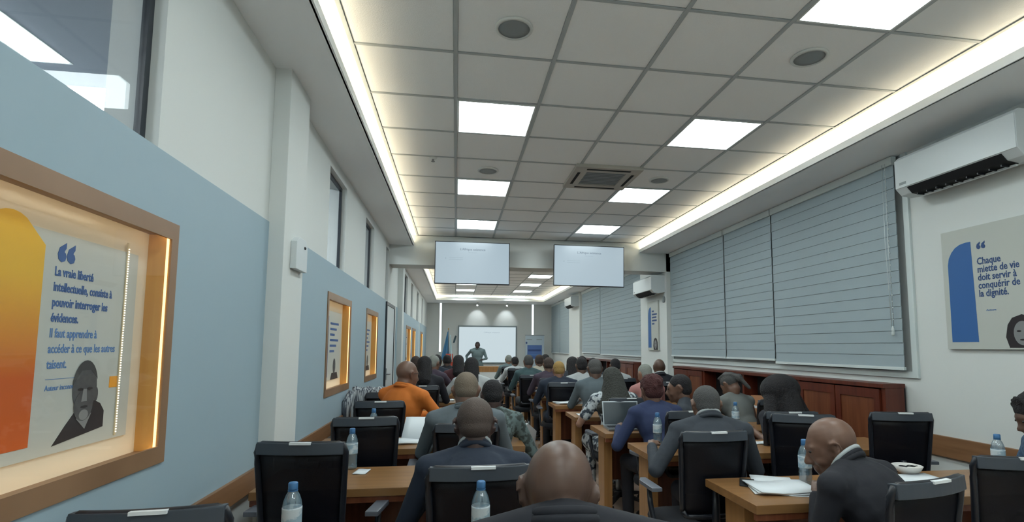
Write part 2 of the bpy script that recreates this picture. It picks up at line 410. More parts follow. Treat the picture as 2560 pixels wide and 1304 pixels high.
obj('nozzle', MB().lathe([(0.01, -0.010), (0.01, -0.03), (0.018, -0.032), (0.018, -0.036)], 12), metal_m, t)

# cassette air conditioner
t = thing('cassette_air_conditioner', 'square ceiling cassette air conditioner with a dark slatted grille', 'air conditioner', (1.45, 5.06, ZC))
cs = MB()
o_, i_ = 0.335, 0.20
cs.prism([(-o_, -o_), (o_, -o_), (o_, -i_), (-o_, -i_)], Matrix.Translation((0, 0, -0.03)), 0.034)
cs.prism([(-o_, i_), (o_, i_), (o_, o_), (-o_, o_)], Matrix.Translation((0, 0, -0.03)), 0.034)
cs.prism([(-o_, -i_), (-i_, -i_), (-i_, i_), (-o_, i_)], Matrix.Translation((0, 0, -0.03)), 0.034)
cs.prism([(i_, -i_), (o_, -i_), (o_, i_), (i_, i_)], Matrix.Translation((0, 0, -0.03)), 0.034)
obj('housing', cs, mat('cassette_plastic', rgb(178, 176, 168), 0.5), t, 0.004)
obj('grille_back', B(-i_, i_, -i_, i_, -0.005, 0.003), black_hole, t)
sl = MB().box(-i_, i_, -0.011, 0.011, -0.022, -0.016).mesh('grille_slat')
for q in range(9): link('grille_slat', sl, grey_plastic, t, (0, -i_+0.025+q*0.0437, 0))
for (a, b, c, d) in ((-0.22, 0.22, -0.29, -0.262), (-0.22, 0.22, 0.262, 0.29), (-0.29, -0.262, -0.18, 0.18), (0.262, 0.29, -0.18, 0.18)):
    obj('air_outlet', B(a, b, c, d, -0.033, -0.0305), black_hole, t)

# ------------------------------------------------------------------ text helper
def text(body, size, loc, rot, m, parent, ext=0.0006, align='LEFT', bold=0.0, name='text_line', sx=1.0):
    c = bpy.data.curves.new('t', 'FONT'); c.body = body; c.size = size; c.extrude = ext; c.align_x = align; c.offset = bold
    c.resolution_u = 2
    o = bpy.data.objects.new('t', c); COL.objects.link(o)
    bpy.context.view_layer.update()
    me = bpy.data.meshes.new_from_object(o.evaluated_get(bpy.context.evaluated_depsgraph_get()))
    bpy.data.objects.remove(o); bpy.data.curves.remove(c)
    me.materials.clear()
    r = link(name, me, m, parent, loc, rot); r.scale = (sx, 1, 1)
    return r
ROT_L = (D(90), 0, D(90))      # on the left wall, reads along +y
ROT_R = (D(90), 0, D(-90))     # on the right wall
ROT_F = (D(90), 0, 0)          # facing the camera

def arc(cx, cy, r, a0, a1, n=8): return [(cx+r*math.cos(D(a0+(a1-a0)*k/n)), cy+r*math.sin(D(a0+(a1-a0)*k/n))) for k in range(n+1)]
def ellp(cx, cy, rx, ry, n=20): return [(cx+rx*math.cos(2*PI*k/n), cy+ry*math.sin(2*PI*k/n)) for k in range(n)]
def flatT(loc, rot): return Matrix.Translation(loc) @ Euler(rot).to_matrix().to_4x4()

# ------------------------------------------------------------------ lit display boxes on the left wall
def niche(y0, y1, z0, z1, label, full):
    yc, zc = (y0+y1)/2, (z0+z1)/2
    t = thing('display_box', label, 'display box', (XL-0.069, yc, zc), 0, 'lit wooden display boxes on the blue wall')
    hy_, hz_ = (y1-y0)/2, (z1-z0)/2; d = 0.078; w_ = 0.045
    obj('frame_rail', B(0, d, -hy_, hy_, hz_-w_, hz_), wood_frame, t, 0.003)
    obj('frame_rail', B(0, d, -hy_, hy_, -hz_, -hz_+w_), wood_frame, t, 0.003)
    obj('frame_rail', B(0, d, -hy_, -hy_+w_, -hz_+w_, hz_-w_), wood_reveal_lit, t, 0.003)
    obj('frame_rail', B(0, d, hy_-w_, hy_, -hz_+w_, hz_-w_), wood_reveal_lit, t, 0.003)
    obj('front_lip', MB().box(d, d+0.006, -hy_, hy_, hz_-w_, hz_).box(d, d+0.006, -hy_, hy_, -hz_, -hz_+w_).box(d, d+0.006, -hy_, -hy_+w_, -hz_+w_, hz_-w_).box(d, d+0.006, hy_-w_, hy_, -hz_+w_, hz_-w_), wood_frame, t)
    obj('back_board', B(0, 0.006, -hy_+w_, hy_-w_, -hz_+w_, hz_-w_), board_m, t)
    s = 0.006
    obj('inner_lip', B(d-0.004, d+0.006, -hy_+w_, hy_-w_, hz_-w_-0.016, hz_-w_), wood_frame, t); obj('inner_lip', B(d-0.004, d+0.006, -hy_+w_, hy_-w_, -hz_+w_, -hz_+w_+0.016), wood_frame, t)
    for a in ((d-0.014, d-0.006, -hy_+w_, hy_-w_, hz_-w_-s, hz_-w_), (d-0.014, d-0.006, -hy_+w_, hy_-w_, -hz_+w_, -hz_+w_+s),
              (d-0.014, d-0.006, -hy_+w_, -hy_+w_+s, -hz_+w_+s, hz_-w_-s), (d-0.009, d-0.003, hy_-w_-s, hy_-w_, -hz_+w_+s, hz_-w_-s)):
        obj('light_strip', B(*a), niche_led if a[4] != -hz_+w_+s else niche_side, t)
    # poster
    py0, py1, pz0, pz1 = -hy_+w_+0.06, hy_-w_-0.065, -hz_+w_+0.07, hz_-w_-0.09
    p = obj('poster', B(0.006, 0.012, py0, py1, pz0, pz1), poster_white, t)
    return t, p, (py0, py1, pz0, pz1)
t, p, (a, b, c, d) = niche(1.092, 2.108, 1.032, 1.898, 'large lit wooden display box nearest the camera with a quotation poster', True)
def at(y, z, x=0.0125): return (x, y*1.017-1.585, (z-1.45)*1.017+1.45-1.465)
T = flatT((0.0122, 0, 0), ROT_L)
def L(y, z): return (y*1.017-1.585, (z-1.45)*1.017+1.45-1.465)
bar = [L(1.54, 1.185), L(1.54, 1.715)]+[(q[0], q[1]) for q in arc(L(1.43, 1.70)[0], L(1.43, 1.70)[1], 0.085, 60, 180, 8)]+[L(1.345, 1.185)]
obj('colour_bar', MB().prism(bar, T, 0.0008), poster_orange, p)
obj('blue_mark', MB().prism([L(1.33, 1.66), L(1.385, 1.66), L(1.385, 1.70), L(1.33, 1.70)], flatT((0.0132, 0, 0), ROT_L), 0.0008), text_lblue, p)
text('\u201c', 0.16, at(1.585, 1.615), ROT_L, text_blue, p, bold=0.006, name='quotation_mark')
ln = ['La vraie libert\u00e9', 'intellectuelle, consiste \u00e0', 'pouvoir interroger les', '\u00e9vidences.', 'Il faut apprendre \u00e0', 'acc\u00e9der \u00e0 ce que les autres', 'taisent.']
for q, s in enumerate(ln):
    text(s, 0.036, at(1.580, 1.640-0.0425*q), ROT_L, text_blue if q < 4 else text_lblue, p, bold=0.0009 if q < 4 else 0.0005, sx=0.72)
obj('rule_line', MB().prism([L(1.58, 1.355), L(1.78, 1.355), L(1.78, 1.3565), L(1.58, 1.3565)], T, 0.0006), text_lblue, p)
text('Auteur inconnu', 0.022, at(1.58, 1.325), ROT_L, text_lblue, p, sx=0.8)
p.children[-1].name = 'signature_line'
T2 = flatT((0.0122, 0, 0), ROT_L)
cx, cz = L(1.735, 1.305)
obj('portrait_shoulders', MB().prism([(cx-0.115, cz-0.135), (cx+0.095, cz-0.110), (cx+0.095, cz-0.06), (cx+0.075, cz-0.035), (cx+0.04, cz-0.02), (cx-0.03, cz-0.045), (cx-0.07, cz-0.085)], T2, 0.0008), ph_dark, p)
obj('portrait_face', MB().prism(ellp(cx, cz+0.02, 0.052, 0.078), flatT((0.0131, 0, 0), ROT_L), 0.0006), ph_skin, p)
obj('portrait_face', MB().prism(ellp(cx-0.002, cz-0.035, 0.040, 0.045), flatT((0.0138, 0, 0), ROT_L), 0.0006), ph_skin, p)
for dy in (-0.02, 0.02): obj('portrait_eye', MB().prism(ellp(cx+dy, cz+0.015, 0.012, 0.004, 10), flatT((0.0146, 0, 0), ROT_L), 0.0004), ph_dark, p)
obj('portrait_mouth', MB().prism(ellp(cx, cz-0.038, 0.016, 0.004, 10), flatT((0.0146, 0, 0), ROT_L), 0.0004), ph_dark, p)
obj('portrait_beard', MB().prism(ellp(cx, cz-0.062, 0.020, 0.016, 12), flatT((0.0146, 0, 0), ROT_L), 0.0004), ph_skin2, p)
obj('portrait_ear', MB().prism(ellp(cx+0.052, cz-0.005, 0.009, 0.022, 12), flatT((0.0126, 0, 0), ROT_L), 0.0006), ph_skin, p)
obj('portrait_nose', MB().prism([(cx-0.008, cz+0.015), (cx+0.006, cz+0.015), (cx+0.010, cz-0.022), (cx-0.014, cz-0.022)], flatT((0.0146, 0, 0), ROT_L), 0.0004), ph_skin2, p)
obj('portrait_hair', MB().prism([(cx-0.052, cz+0.03)]+[(u, v) for u, v in arc(cx, cz+0.02, 1, 165, 15, 12) for u, v in [(cx+(u-cx)*0.054, cz+0.02+(v-cz-0.02)*0.081)]]+[(cx+0.050, cz+0.045), (cx+0.02, cz+0.072), (cx-0.02, cz+0.070)], flatT((0.0142, 0, 0), ROT_L), 0.0004), mat('photo_hair', rgb(62, 63, 64), 0.7), p)
obj('portrait_collar', MB().prism([(cx-0.03, cz-0.07), (cx+0.035, cz-0.06), (cx+0.01, cz-0.105)], flatT((0.0136, 0, 0), ROT_L), 0.0004), ph_skin2, p)
obj('orange_square', MB().prism([L(1.845, 1.315), L(1.885, 1.315), L(1.885, 1.35), L(1.845, 1.35)], T2, 0.0008), orange_sq, p)
dots = MB()  # glowing dots stand in for a light strip's reflection in the glass
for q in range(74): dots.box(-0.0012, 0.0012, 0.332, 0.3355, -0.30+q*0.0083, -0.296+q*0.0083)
o = obj('reflection_dots', dots, mat('reflected_dot', rgb(255, 240, 210), 0.5, emit=(1, 0.93, 0.8, 1), es=1.5), t, loc=(0.018, 0, 0)); o['kind'] = 'stuff'
obj('reflection_strip', B(0.0125, 0.0165, 0.330, 0.3375, -0.31, 0.33), mat('reflection_backing', rgb(200, 190, 160), 0.5), t)  # pale line behind the dots, part of the same imitated reflection
obj('glass_pane', B(0.076, 0.079, -0.465, 0.465, -0.40, 0.40), niche_glass, t)
def small_poster(t, p, e, m):
    a, b, c, d = e
    T = flatT((0.0122, 0, 0), ROT_L); w_ = b-a
    obj('colour_bar', MB().prism([(a+0.03, c+0.03), (a+0.03+w_*0.3, c+0.03), (a+0.03+w_*0.3, d-0.05), (a+0.03+w_*0.15, d-0.03), (a+0.03, d-0.09)], T, 0.0008), m, p)
    for q in range(6): obj('text_line', MB().prism([(a+w_*0.42, d-0.12-0.05*q), (a+w_*(0.85-0.1*(q % 3)), d-0.12-0.05*q), (a+w_*(0.85-0.1*(q % 3)), d-0.10-0.05*q), (a+w_*0.42, d-0.10-0.05*q)], T, 0.0006), text_blue, p)
    obj('portrait_face', MB().prism(ellp(a+w_*0.68, c+0.12, 0.05, 0.07), T, 0.0008), ph_skin, p)
    obj('portrait_shoulders', MB().prism([(a+w_*0.5, c), (a+w_*0.9, c), (a+w_*0.84, c+0.06), (a+w_*0.56, c+0.06)], T, 0.0006), ph_dark, p)
for (y0, y1, lb, m) in ((4.442, 5.418, 'lit wooden display box on the blue wall just beyond the white pilaster', poster_blue), (6.322, 7.238, 'lit wooden display box on the blue wall beside the door', poster_orange),
                     (11.302, 12.498, 'first lit display box on the far stretch of wall beyond the door', poster_blue), (12.902, 13.898, 'second lit display box on the far stretch of wall beyond the door', poster_orange),
                     (15.902, 16.898, 'farthest lit display box, close to the front wall', poster_blue)):
    t, p, e = niche(y0, y1, 1.032, 1.898, lb, False)
    small_poster(t, p, e, m)

# sensor box on the pilaster
t = thing('wall_sensor', 'tall white plastic sensor box on the edge of the white pilaster', 'sensor', (XL+0.09, 3.27, 1.99))
sb = MB(); sb.prism([(-0.10, -0.09), (0.12, -0.09), (0.12, 0.07), (0.08, 0.105), (-0.04, 0.105), (-0.10, 0.07)], flatT((0, 0, 0), ROT_L), 0.035)
obj('housing', sb, white_plastic, t, 0.004)
obj('lens', MB().ell((0.035, 0.06, 0.055), (0.008, 0.014, 0.010)), dark_plastic, t, 0, True)

# ------------------------------------------------------------------ right wall: blinds
slat_cache = {}
def blind(y0, y1, z0, z1, label, n=17, x=3.545):
    t = thing('roller_blind', label, 'blind', (x, (y0+y1)/2, z1), 0, 'grey window blinds')
    h = (y1-y0)/2; H = z1-z0
    key = (round(h, 3), n, round(H, 2))
    obj('head_rail', B(-0.02, 0.03, -h, h, -0.07, 0), blind_rail, t, 0.004)
    if key not in slat_cache:
        sh = (H-0.095)/n
        sm = MB().prism([(-0.0062, 0), (0.0, 0), (0.003, sh*0.5), (0.004, sh-0.002), (-0.0015, sh-0.002), (-0.0035, sh*0.5)], Matrix.Translation((0, h-0.004, 0)) @ Euler((D(90), 0, 0)).to_matrix().to_4x4(), 2*h-0.008).mesh('slat')
        slat_cache[key] = (sm, sh)
    sm, sh = slat_cache[key]
    for q in range(n): link('slat', sm, blind_m, t, (0.0, 0, -H+0.025+q*sh))
    obj('bottom_rail', B(-0.012, 0.012, -h, h, -H, -H+0.025), blind_rail, t, 0.003)
    return t
GT = 3.035
b1 = blind(3.68, 5.37, 1.28, GT, 'wide grey blind nearest the camera, beside the wall air conditioner')
blind(5.385, 6.44, 1.31, GT, 'narrow grey blind in the middle of the near window')
blind(6.46, 8.22, 1.31, GT, 'wide grey blind at the far end of the near window, before the beam')
blind(9.66, 12.52, 1.27, 2.72+0.3, 'wide grey blind behind the right screen, beyond the second air conditioner')
blind(12.54, 14.42, 1.29, 3.02, 'grey blind between the wide far blind and the third air conditioner', 17)
blind(16.05, 17.6, 1.24, 3.02, 'grey blind close to the front wall, left of the corner column', 17)
blind(17.62, 19.2, 1.24, 3.02, 'last grey blind in the corner of the front wall', 17)
bc = MB().tube([(0, 0, -0.05), (-0.01, 0, -0.7), (0, 0, -1.40)], 0.003, 6).tube([(0, 0.03, -0.05), (-0.01, 0.028, -0.7), (0, 0.02, -1.40)], 0.003, 6)
for q in range(26): bc.ell((0, 0.0, -0.1-q*0.05), (0.006, 0.006, 0.008), n=6, m=4)
o = obj('blind_cord', bc, blind_rail, b1, 0, True, loc=(-0.03, -0.79, 0.0))
obj('cord_weight', MB().lathe([(0.004, 0), (0.010, -0.02), (0.012, -0.07), (0.004, -0.08)], 10), blind_rail, b1, 0, True, loc=(-0.03, -0.78, -1.40))
# window recesses (dark reveal strips beside the blinds)
for n_, (a, b) in enumerate(((3.60, 8.28), (9.60, 14.50), (16.0, 19.28))):
    o = bpy.data.objects.new('window_%d' % (wn+1+n_), None); COL.objects.link(o); o['kind'] = 'structure'
    obj('frame', MB().box(XR-0.02, XR, a, a+0.05, 1.22, ZS).box(XR-0.02, XR, b-0.05, b, 1.22, ZS).box(XR-0.02, XR, a+0.05, b-0.05, 1.22, 1.27), blind_rail, o)
    obj('pane', B(XR-0.012, XR-0.008, a+0.05, b-0.05, 1.27, ZS), glass_m, o)
struct('trim_13', B(XR-0.10, XR, 8.30, 9.55, 0, ZS), white_wall, 0.004)
struct('trim_14', B(XR-0.10, XR, 14.55, 15.95, 0, ZS), white_wall, 0.004)

# wall air conditioners
def split_ac(y0, y1, z0, z1, label, x=3.36, xb=XR):
    hy_ = (y1-y0)/2; H = z1-z0; dpt = xb-x
    t = thing('wall_air_conditioner', label, 'air conditioner', (xb, (y0+y1)/2, z0), 0, 'white split air conditioners above the blinds wall')
    prof = [(-dpt*0.45, 0.0), (-dpt*0.80, 0.012), (-dpt, 0.06), (-dpt, H-0.03), (-dpt+0.03, H), (-0.001, H), (-0.001, 0.02)]
    T = Matrix.Translation((0, hy_, 0)) @ Euler((D(90), 0, 0)).to_matrix().to_4x4()
    obj('housing', MB().prism(prof, T, 2*hy_), white_plastic, t, 0.005)
    # outlet under the front edge
    dx0, dx1 = -dpt*0.97, -dpt*0.62
    Tt = Matrix.Translation((0, hy_-0.10, 0)) @ Euler((D(90), 0, 0)).to_matrix().to_4x4()
    obj('air_outlet', MB().prism([(-dpt*0.46, -0.004), (-dpt*0.82, 0.006), (-dpt*0.995, 0.052), (-dpt*0.97, 0.056), (-dpt*0.8, 0.02), (-dpt*0.46, 0.01)], Tt, 2*hy_-0.20), black_hole, t)
    fin = MB().box(-0.004, 0.004, -0.004, 0.004, 0, 0.02)
    for q in range(9):
        yy = -hy_+0.14+q*(2*hy_-0.28)/8
        obj('louvre_fin', B(-dpt*0.80, -dpt*0.55, yy-0.004, yy+0.004, -0.014, -0.002), dark_plastic, t)
    obj('louvre', B(-dpt*0.56, -dpt*0.48, -hy_+0.10, hy_-0.10, -0.018, -0.006), white_plastic, t, 0.002)
    obj('front_panel', B(-dpt-0.004, -dpt, -hy_+0.004, hy_-0.004, 0.06, H-0.03), white_plastic, t, 0.0015)
    obj('display', B(-dpt-0.005, -dpt-0.004, hy_-0.10, hy_-0.04, 0.08, 0.10), grey_plastic, t)
    return t
split_ac(2.59, 3.48, 2.62, 2.93, 'white wall air conditioner nearest the camera, above the woman portrait poster')
split_ac(8.36, 9.27, 2.37, 2.68, 'white wall air conditioner on the pillar behind the right screen', x=3.26, xb=XR-0.1)
split_ac(14.6, 15.5, 2.62, 2.93, 'small distant white wall air conditioner above the farthest pillar', x=3.26, xb=XR-0.1)

# posters on the right wall
def wall_poster(y0, y1, z0, z1, x, label, full):
    t = thing('quote_poster', label, 'poster', (x, (y0+y1)/2, (z0+z1)/2), 0, 'quotation posters on the right wall')
    hy_, hz_ = (y1-y0)/2, (z1-z0)/2
    obj('panel', B(-0.025, 0, -hy_, hy_, -hz_, hz_), poster_white, t, 0.002)
    T = flatT((-0.0252, 0, 0), ROT_R)
    sc = (y1-y0)/0.62
    def X(u): return (u-0.5)*2*hy_       # u from the left edge of the poster as read
    bar = [(X(0.06), -hz_+0.05), (X(0.36), -hz_+0.05), (X(0.34), hz_-0.105), (X(0.28), hz_-0.105), (X(0.215), hz_-0.112), (X(0.16), hz_-0.13), (X(0.115), hz_-0.16), (X(0.08), hz_-0.20), (X(0.065), hz_-0.25)]
    obj('colour_bar', MB().prism(bar, T, 0.0008), poster_blue, t)
    if full:
        text('\u201c', 0.15, (-0.026, -X(0.40), hz_-0.23), ROT_R, text_navy, t, bold=0.005, name='quotation_mark')
        for q, s in enumerate(['Chaque', 'miette de vie', 'doit servir \u00e0', 'conqu\u00e9rir de', 'la dignit\u00e9.']):
            text(s, 0.068, (-0.026, -X(0.395), hz_-0.275-0.056*q), ROT_R, text_navy, t, bold=0.0012, sx=0.76)
        text('Auteure', 0.02, (-0.026, -X(0.46), hz_-0.60), ROT_R, text_lblue, t)
    else:
        for q in range(5):
            e = (0.62, 0.9, 0.85, 0.88, 0.66)[q]
            obj('text_line', MB().prism([(X(0.44), hz_-0.20-0.055*q), (X(e), hz_-0.20-0.055*q), (X(e), hz_-0.17-0.055*q), (X(0.44), hz_-0.17-0.055*q)], T, 0.0008), text_navy, t)
    # portrait
    c = X(0.80 if full else 0.74)
    T1 = flatT((-0.0262, 0, 0), ROT_R); T2 = flatT((-0.0270, 0, 0), ROT_R); T3 = flatT((-0.0278, 0, 0), ROT_R)
    hair_p = [(c-0.085, -hz_+0.01), (c-0.105, -hz_+0.08), (c-0.09, -hz_+0.16), (c-0.06, -hz_+0.205), (c, -hz_+0.225), (c+0.06, -hz_+0.205), (c+0.095, -hz_+0.15), (c+0.105, -hz_+0.08), (c+0.105, -hz_+0.01)]
    if c+0.105 > hy_: hair_p = [(min(u, hy_-0.002), v) for u, v in hair_p]
    obj('portrait_hair', MB().prism(hair_p, T, 0.0008), ph_dark, t)
    obj('portrait_face', MB().prism(ellp(c, -hz_+0.105, 0.055, 0.078), T1, 0.0006), ph_skin2, t)
    for dy in (-0.022, 0.022): obj('portrait_eye', MB().prism(ellp(c+dy, -hz_+0.118, 0.014, 0.006, 10), T2, 0.0006), ph_dark, t)
    obj('portrait_mouth', MB().prism(ellp(c, -hz_+0.062, 0.02, 0.006, 10), T2, 0.0006), ph_dark, t)
    if full:
        obj('orange_square', MB().prism([(X(0.90), -hz_+0.24), (X(0.985), -hz_+0.24), (X(0.985), -hz_+0.28), (X(0.90), -hz_+0.28)], T2, 0.0006), orange_sq, t)
        obj('orange_cloth', MB().prism([(c+0.01, -hz_+0.01), (X(0.995), -hz_+0.01), (X(0.995), -hz_+0.065), (c+0.03, -hz_+0.06)], T3, 0.0006), mat('orange_cloth_print', rgb(196, 132, 66), 0.6), t)
    return t
wall_poster(2.68, 3.33, 1.45, 2.31, XR, 'quotation poster with a blue bar and portrait of a woman, nearest the camera', True)
wall_poster(8.62, 9.12, 1.40, 2.28, XR-0.1, 'narrow quotation poster with a blue bar on the far white pillar', False)
t = thing('wall_clock', 'small round grey dial on the pillar beside the second air conditioner', 'dial', (XR-0.1, 8.40, 2.27))
obj('body', MB().lathe([(0.055, 0), (0.055, 0.02), (0.04, 0.026), (0.01, 0.026)], 20, Euler((0, D(-90), 0)).to_matrix().to_4x4()), grey_plastic, t, 0, True)

# cabinets below the blinds
def cabinet(y0, y1, label, layout, x=3.40, zt=1.17):
    t = thing('wall_cabinet', label, 'cabinet', (x, y0, 0), 0, 'dark wood cabinets under the blinds')
    Dp = XR-0.016-x; L_ = y1-y0
    obj('top_board', B(-0.02, Dp, 0, L_, zt-0.035, zt), wood_dark, t, 0.004)
    obj('base_board', B(0, Dp, 0, L_, 0.0, 0.12), wood_dark, t, 0.003)
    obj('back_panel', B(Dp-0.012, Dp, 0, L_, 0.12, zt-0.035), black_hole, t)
    y = 0.0
    for kind, wdt in layout:
        obj('upright', B(0, Dp-0.012, y, y+0.04, 0.12, zt-0.035), wood_dark, t, 0.002)
        if kind == 'door':
            n = max(1, round(wdt/0.5)); dw = (wdt-0.04)/n
            for q in range(n):
                a = y+0.04+q*dw+0.006; b = a+dw-0.012
                dd = obj('door', MB().box(-0.016, 0.004, a, a+0.06, 0.13, zt-0.045).box(-0.016, 0.004, b-0.06, b, 0.13, zt-0.045).box(-0.016, 0.004, a+0.06, b-0.06, zt-0.12, zt-0.045).box(-0.016, 0.004, a+0.06, b-0.06, 0.13, 0.20), wood_dark, t)
                obj('door_panel', B(-0.008, 0.002, a+0.06, b-0.06, 0.20, zt-0.12), wood_dark2, dd, 0.003)
                obj('handle', MB().tube([(-0.016, b-0.03, 0.62), (-0.035, b-0.03, 0.63), (-0.035, b-0.03, 0.72), (-0.016, b-0.03, 0.73)], 0.005, 6), metal_m, dd)
        else:
            obj('shelf', B(0.004, Dp-0.012, y+0.04, y+wdt, 0.62, 0.64), wood_dark, t, 0.002)
        y += wdt
    obj('upright', B(0, Dp-0.012, L_-0.04, L_, 0.12, zt-0.035), wood_dark, t, 0.002)
    return t
cabinet(3.73, 7.82, 'long dark wooden cabinet with open shelves under the near blinds', [('door', 1.05), ('open', 1.02), ('open', 1.0), ('door', 0.98)])
cabinet(9.65, 14.4, 'long dark wooden cabinet under the far blinds beyond the beam', [('door', 0.9), ('open', 0.95), ('open', 0.95), ('open', 0.95), ('door', 0.96)])
for i_, (y, lb) in enumerate(((5.25, 'folded white papers standing on the near cabinet shelf'), (5.05, 'brown box standing on the near cabinet shelf'))):
    if i_ == 0:
        t = thing('paper_stack', lb, 'papers', (3.5, y, 0.64)); obj('sheets', MB().prism([(-0.09, 0), (0.09, 0), (0.02, 0.26), (-0.05, 0.28)], flatT((0, 0, 0), ROT_R), 0.03), paper_m, t)
    else:
        t = thing('cardboard_box', lb, 'box', (3.5, 5.6, 0.64)); obj('body', B(-0.06, 0.06, -0.13, 0.13, 0, 0.26), mat('cardboard', rgb(170, 120, 84), 0.8), t, 0.004); obj('tape', B(-0.0605, -0.06, -0.13, 0.13, 0.12, 0.15), label_m, t)

# ------------------------------------------------------------------ screens hung from the beam
def tv(xc, zc, y, rz, label, ry=0):
    t = thing('wall_screen', label, 'screen', (xc, y, zc), rz, 'flat screens hung before the beam')
    t.rotation_euler = (0, ry, rz)
    hw, hh = 0.575, 0.33
    obj('bezel', B(-hw, hw, 0, 0.045, -hh, hh), dark_plastic, t, 0.006)
    obj('screen', B(-hw+0.012, hw-0.012, -0.002, 0.0, -hh+0.014, hh-0.012), screen_m, t)
    text('L\u2019Afrique existence', 0.050, (0.0, -0.003, hh-0.135), ROT_F, scr_text, t, align='CENTER', name='slide_title', bold=0.001)
    text('Introduction', 0.026, (0.0, -0.003, hh-0.175), ROT_F, scr_text2, t, align='CENTER', name='slide_subtitle')
    for q in range(2): obj('slide_line', B(-0.36, -0.15, -0.003, -0.002, 0.075-q*0.03, 0.081-q*0.03), scr_text2, t)
    obj('slide_bullet', MB().prism(ellp(-0.41, 0.065, 0.008, 0.014, 10), flatT((0, -0.002, 0), ROT_F), 0.001), scr_text2, t)
    obj('bracket', MB().box(-0.03, 0.03, 0.045, 0.30 if abs(rz) < 0.02 else 0.26, -0.05, 0.05).box(-0.15, 0.15, 0.045, 0.06, -0.15, 0.15), dark_plastic, t)
    return t
tv(0.235, 2.735, 8.0, 0.0, 'flat screen showing a pale blue slide, on the side of the blue wall')
tv(2.09, 2.745, 8.02, D(-2), 'flat screen showing a pale blue slide, on the side of the blinds', ry=D(0.6))

# ------------------------------------------------------------------ front wall
t = thing('projection_board', 'large white board with a grey frame showing a slide on the front wall', 'whiteboard', (1.16, YF-0.03, 1.53))
hw, hh = 1.04, 0.645
obj('frame_rail', B(-hw-0.04, hw+0.04, -0.03, 0.03, hh, hh+0.05), frame_grey, t, 0.004); obj('frame_rail', B(-hw-0.04, hw+0.04, -0.03, 0.03, -hh-0.05, -hh), frame_grey, t, 0.004)
obj('frame_rail', B(-hw-0.04, -hw, -0.03, 0.03, -hh, hh), frame_grey, t, 0.004); obj('frame_rail', B(hw, hw+0.04, -0.03, 0.03, -hh, hh), frame_grey, t, 0.004)
obj('screen', B(-hw, hw, -0.01, 0.01, -hh, hh), board_glow, t)
text('L\u2019Afrique existence', 0.075, (0.15, -0.012, hh-0.22), ROT_F, scr_text2, t, align='CENTER', name='slide_title')
for x, z0, lb in ((-0.56, 1.25, 'vertical white light strip on the front wall beside the flag'), (2.84, 1.25, 'vertical white light strip on the front wall behind the banner')):
    t = thing('wall_light_strip', lb, 'light strip', (x, YF, (z0+ZS)/2), 0, 'vertical light strips on the front wall')
    h = (ZS-z0)/2
    obj('housing', B(-0.045, 0.045, -0.02, 0, -h, h), panel_frame, t); obj('diffuser', B(-0.035, 0.035, -0.026, -0.02, -h+0.01, h-0.01), white_led, t)
for x, lb in ((0.76, 'small white spotlight on the front wall above the board, flag side'), (1.83, 'small white spotlight on the front wall above the board, banner side')):
    t = thing('spotlight', lb, 'spotlight', (x, 18.75, ZS), 0, 'spotlights above the white board')
    obj('base', MB().lathe([(0.03, 0), (0.03, -0.02), (0.01, -0.025)], 14), panel_frame, t)
    Rm = Matrix.Translation((0, 0, -0.07)) @ Euler((D(-38), D(25), 0)).to_matrix().to_4x4()
    obj('lamp_head', MB().lathe([(0.02, 0.07), (0.035, 0.05), (0.04, -0.05), (0.03, -0.055)], 16, Rm), panel_frame, t, 0, True)
    obj('bulb', MB().lathe([(0.028, -0.05), (0.028, -0.058)], 16, Rm), mat('spot_bulb', rgb(255, 255, 255), 0.4, emit=(0.9, 0.97, 1, 1), es=12), t)
    l = bpy.data.lights.new('spot', 'SPOT'); l.energy = 12; l.spot_size = D(70); l.spot_blend = 0.7; l.color = (0.9, 0.97, 1.0); l.shadow_soft_size = 0.03
    lo = bpy.data.objects.new('spot_beam', l); COL.objects.link(lo); lo.parent = t; lo.location = (0, 0.05, -0.14); lo.rotation_euler = (D(48), 0, 0)

# roll-up banner
t = thing('rollup_banner', 'white and blue roll-up banner standing in the front corner', 'banner', (2.82, 18.6, 0))
obj('sheet', B(-0.34, 0.34, 0, 0.008, 0.08, 1.87), mat('banner_white', rgb(166, 182, 194), 0.6), t)
obj('base', MB().lathe([(0.06, -0.36), (0.06, 0.36)], 14, Matrix.Translation((0, 0.0, 0.06)) @ Euler((0, D(90), 0)).to_matrix().to_4x4()), metal_m, t, 0, True)
obj('top_rail', B(-0.35, 0.35, -0.006, 0.014, 1.86, 1.885), metal_m, t, 0.002)
obj('pole', MB().tube([(0, 0.03, 0.08), (0, 0.03, 1.87)], 0.01), metal_m, t)
bl_ = mat('banner_blue', rgb(74, 104, 160), 0.6); bl2 = mat('banner_navy', rgb(44, 70, 120), 0.6)
obj('blue_block', B(-0.27, 0.26, -0.003, 0, 1.02, 1.52), bl_, t)
for q, (a, b) in enumerate(((1.30, 1.37), (1.17, 1.19), (1.08, 1.11))): obj('print_line', B(-0.24, 0.22-0.05*q, -0.005, -0.003, a, b), bl2 if q != 1 else text_lblue, t)
for q in range(2): obj('header_line', B(-0.30+0.36*q, -0.10+0.36*q, -0.003, 0, 1.71, 1.735), grey_plastic, t)
obj('logo', MB().prism(ellp(-0.30, 1.60, 0.03, 0.04, 12), flatT((0, -0.003, 0), ROT_F), 0.003), bl2, t)

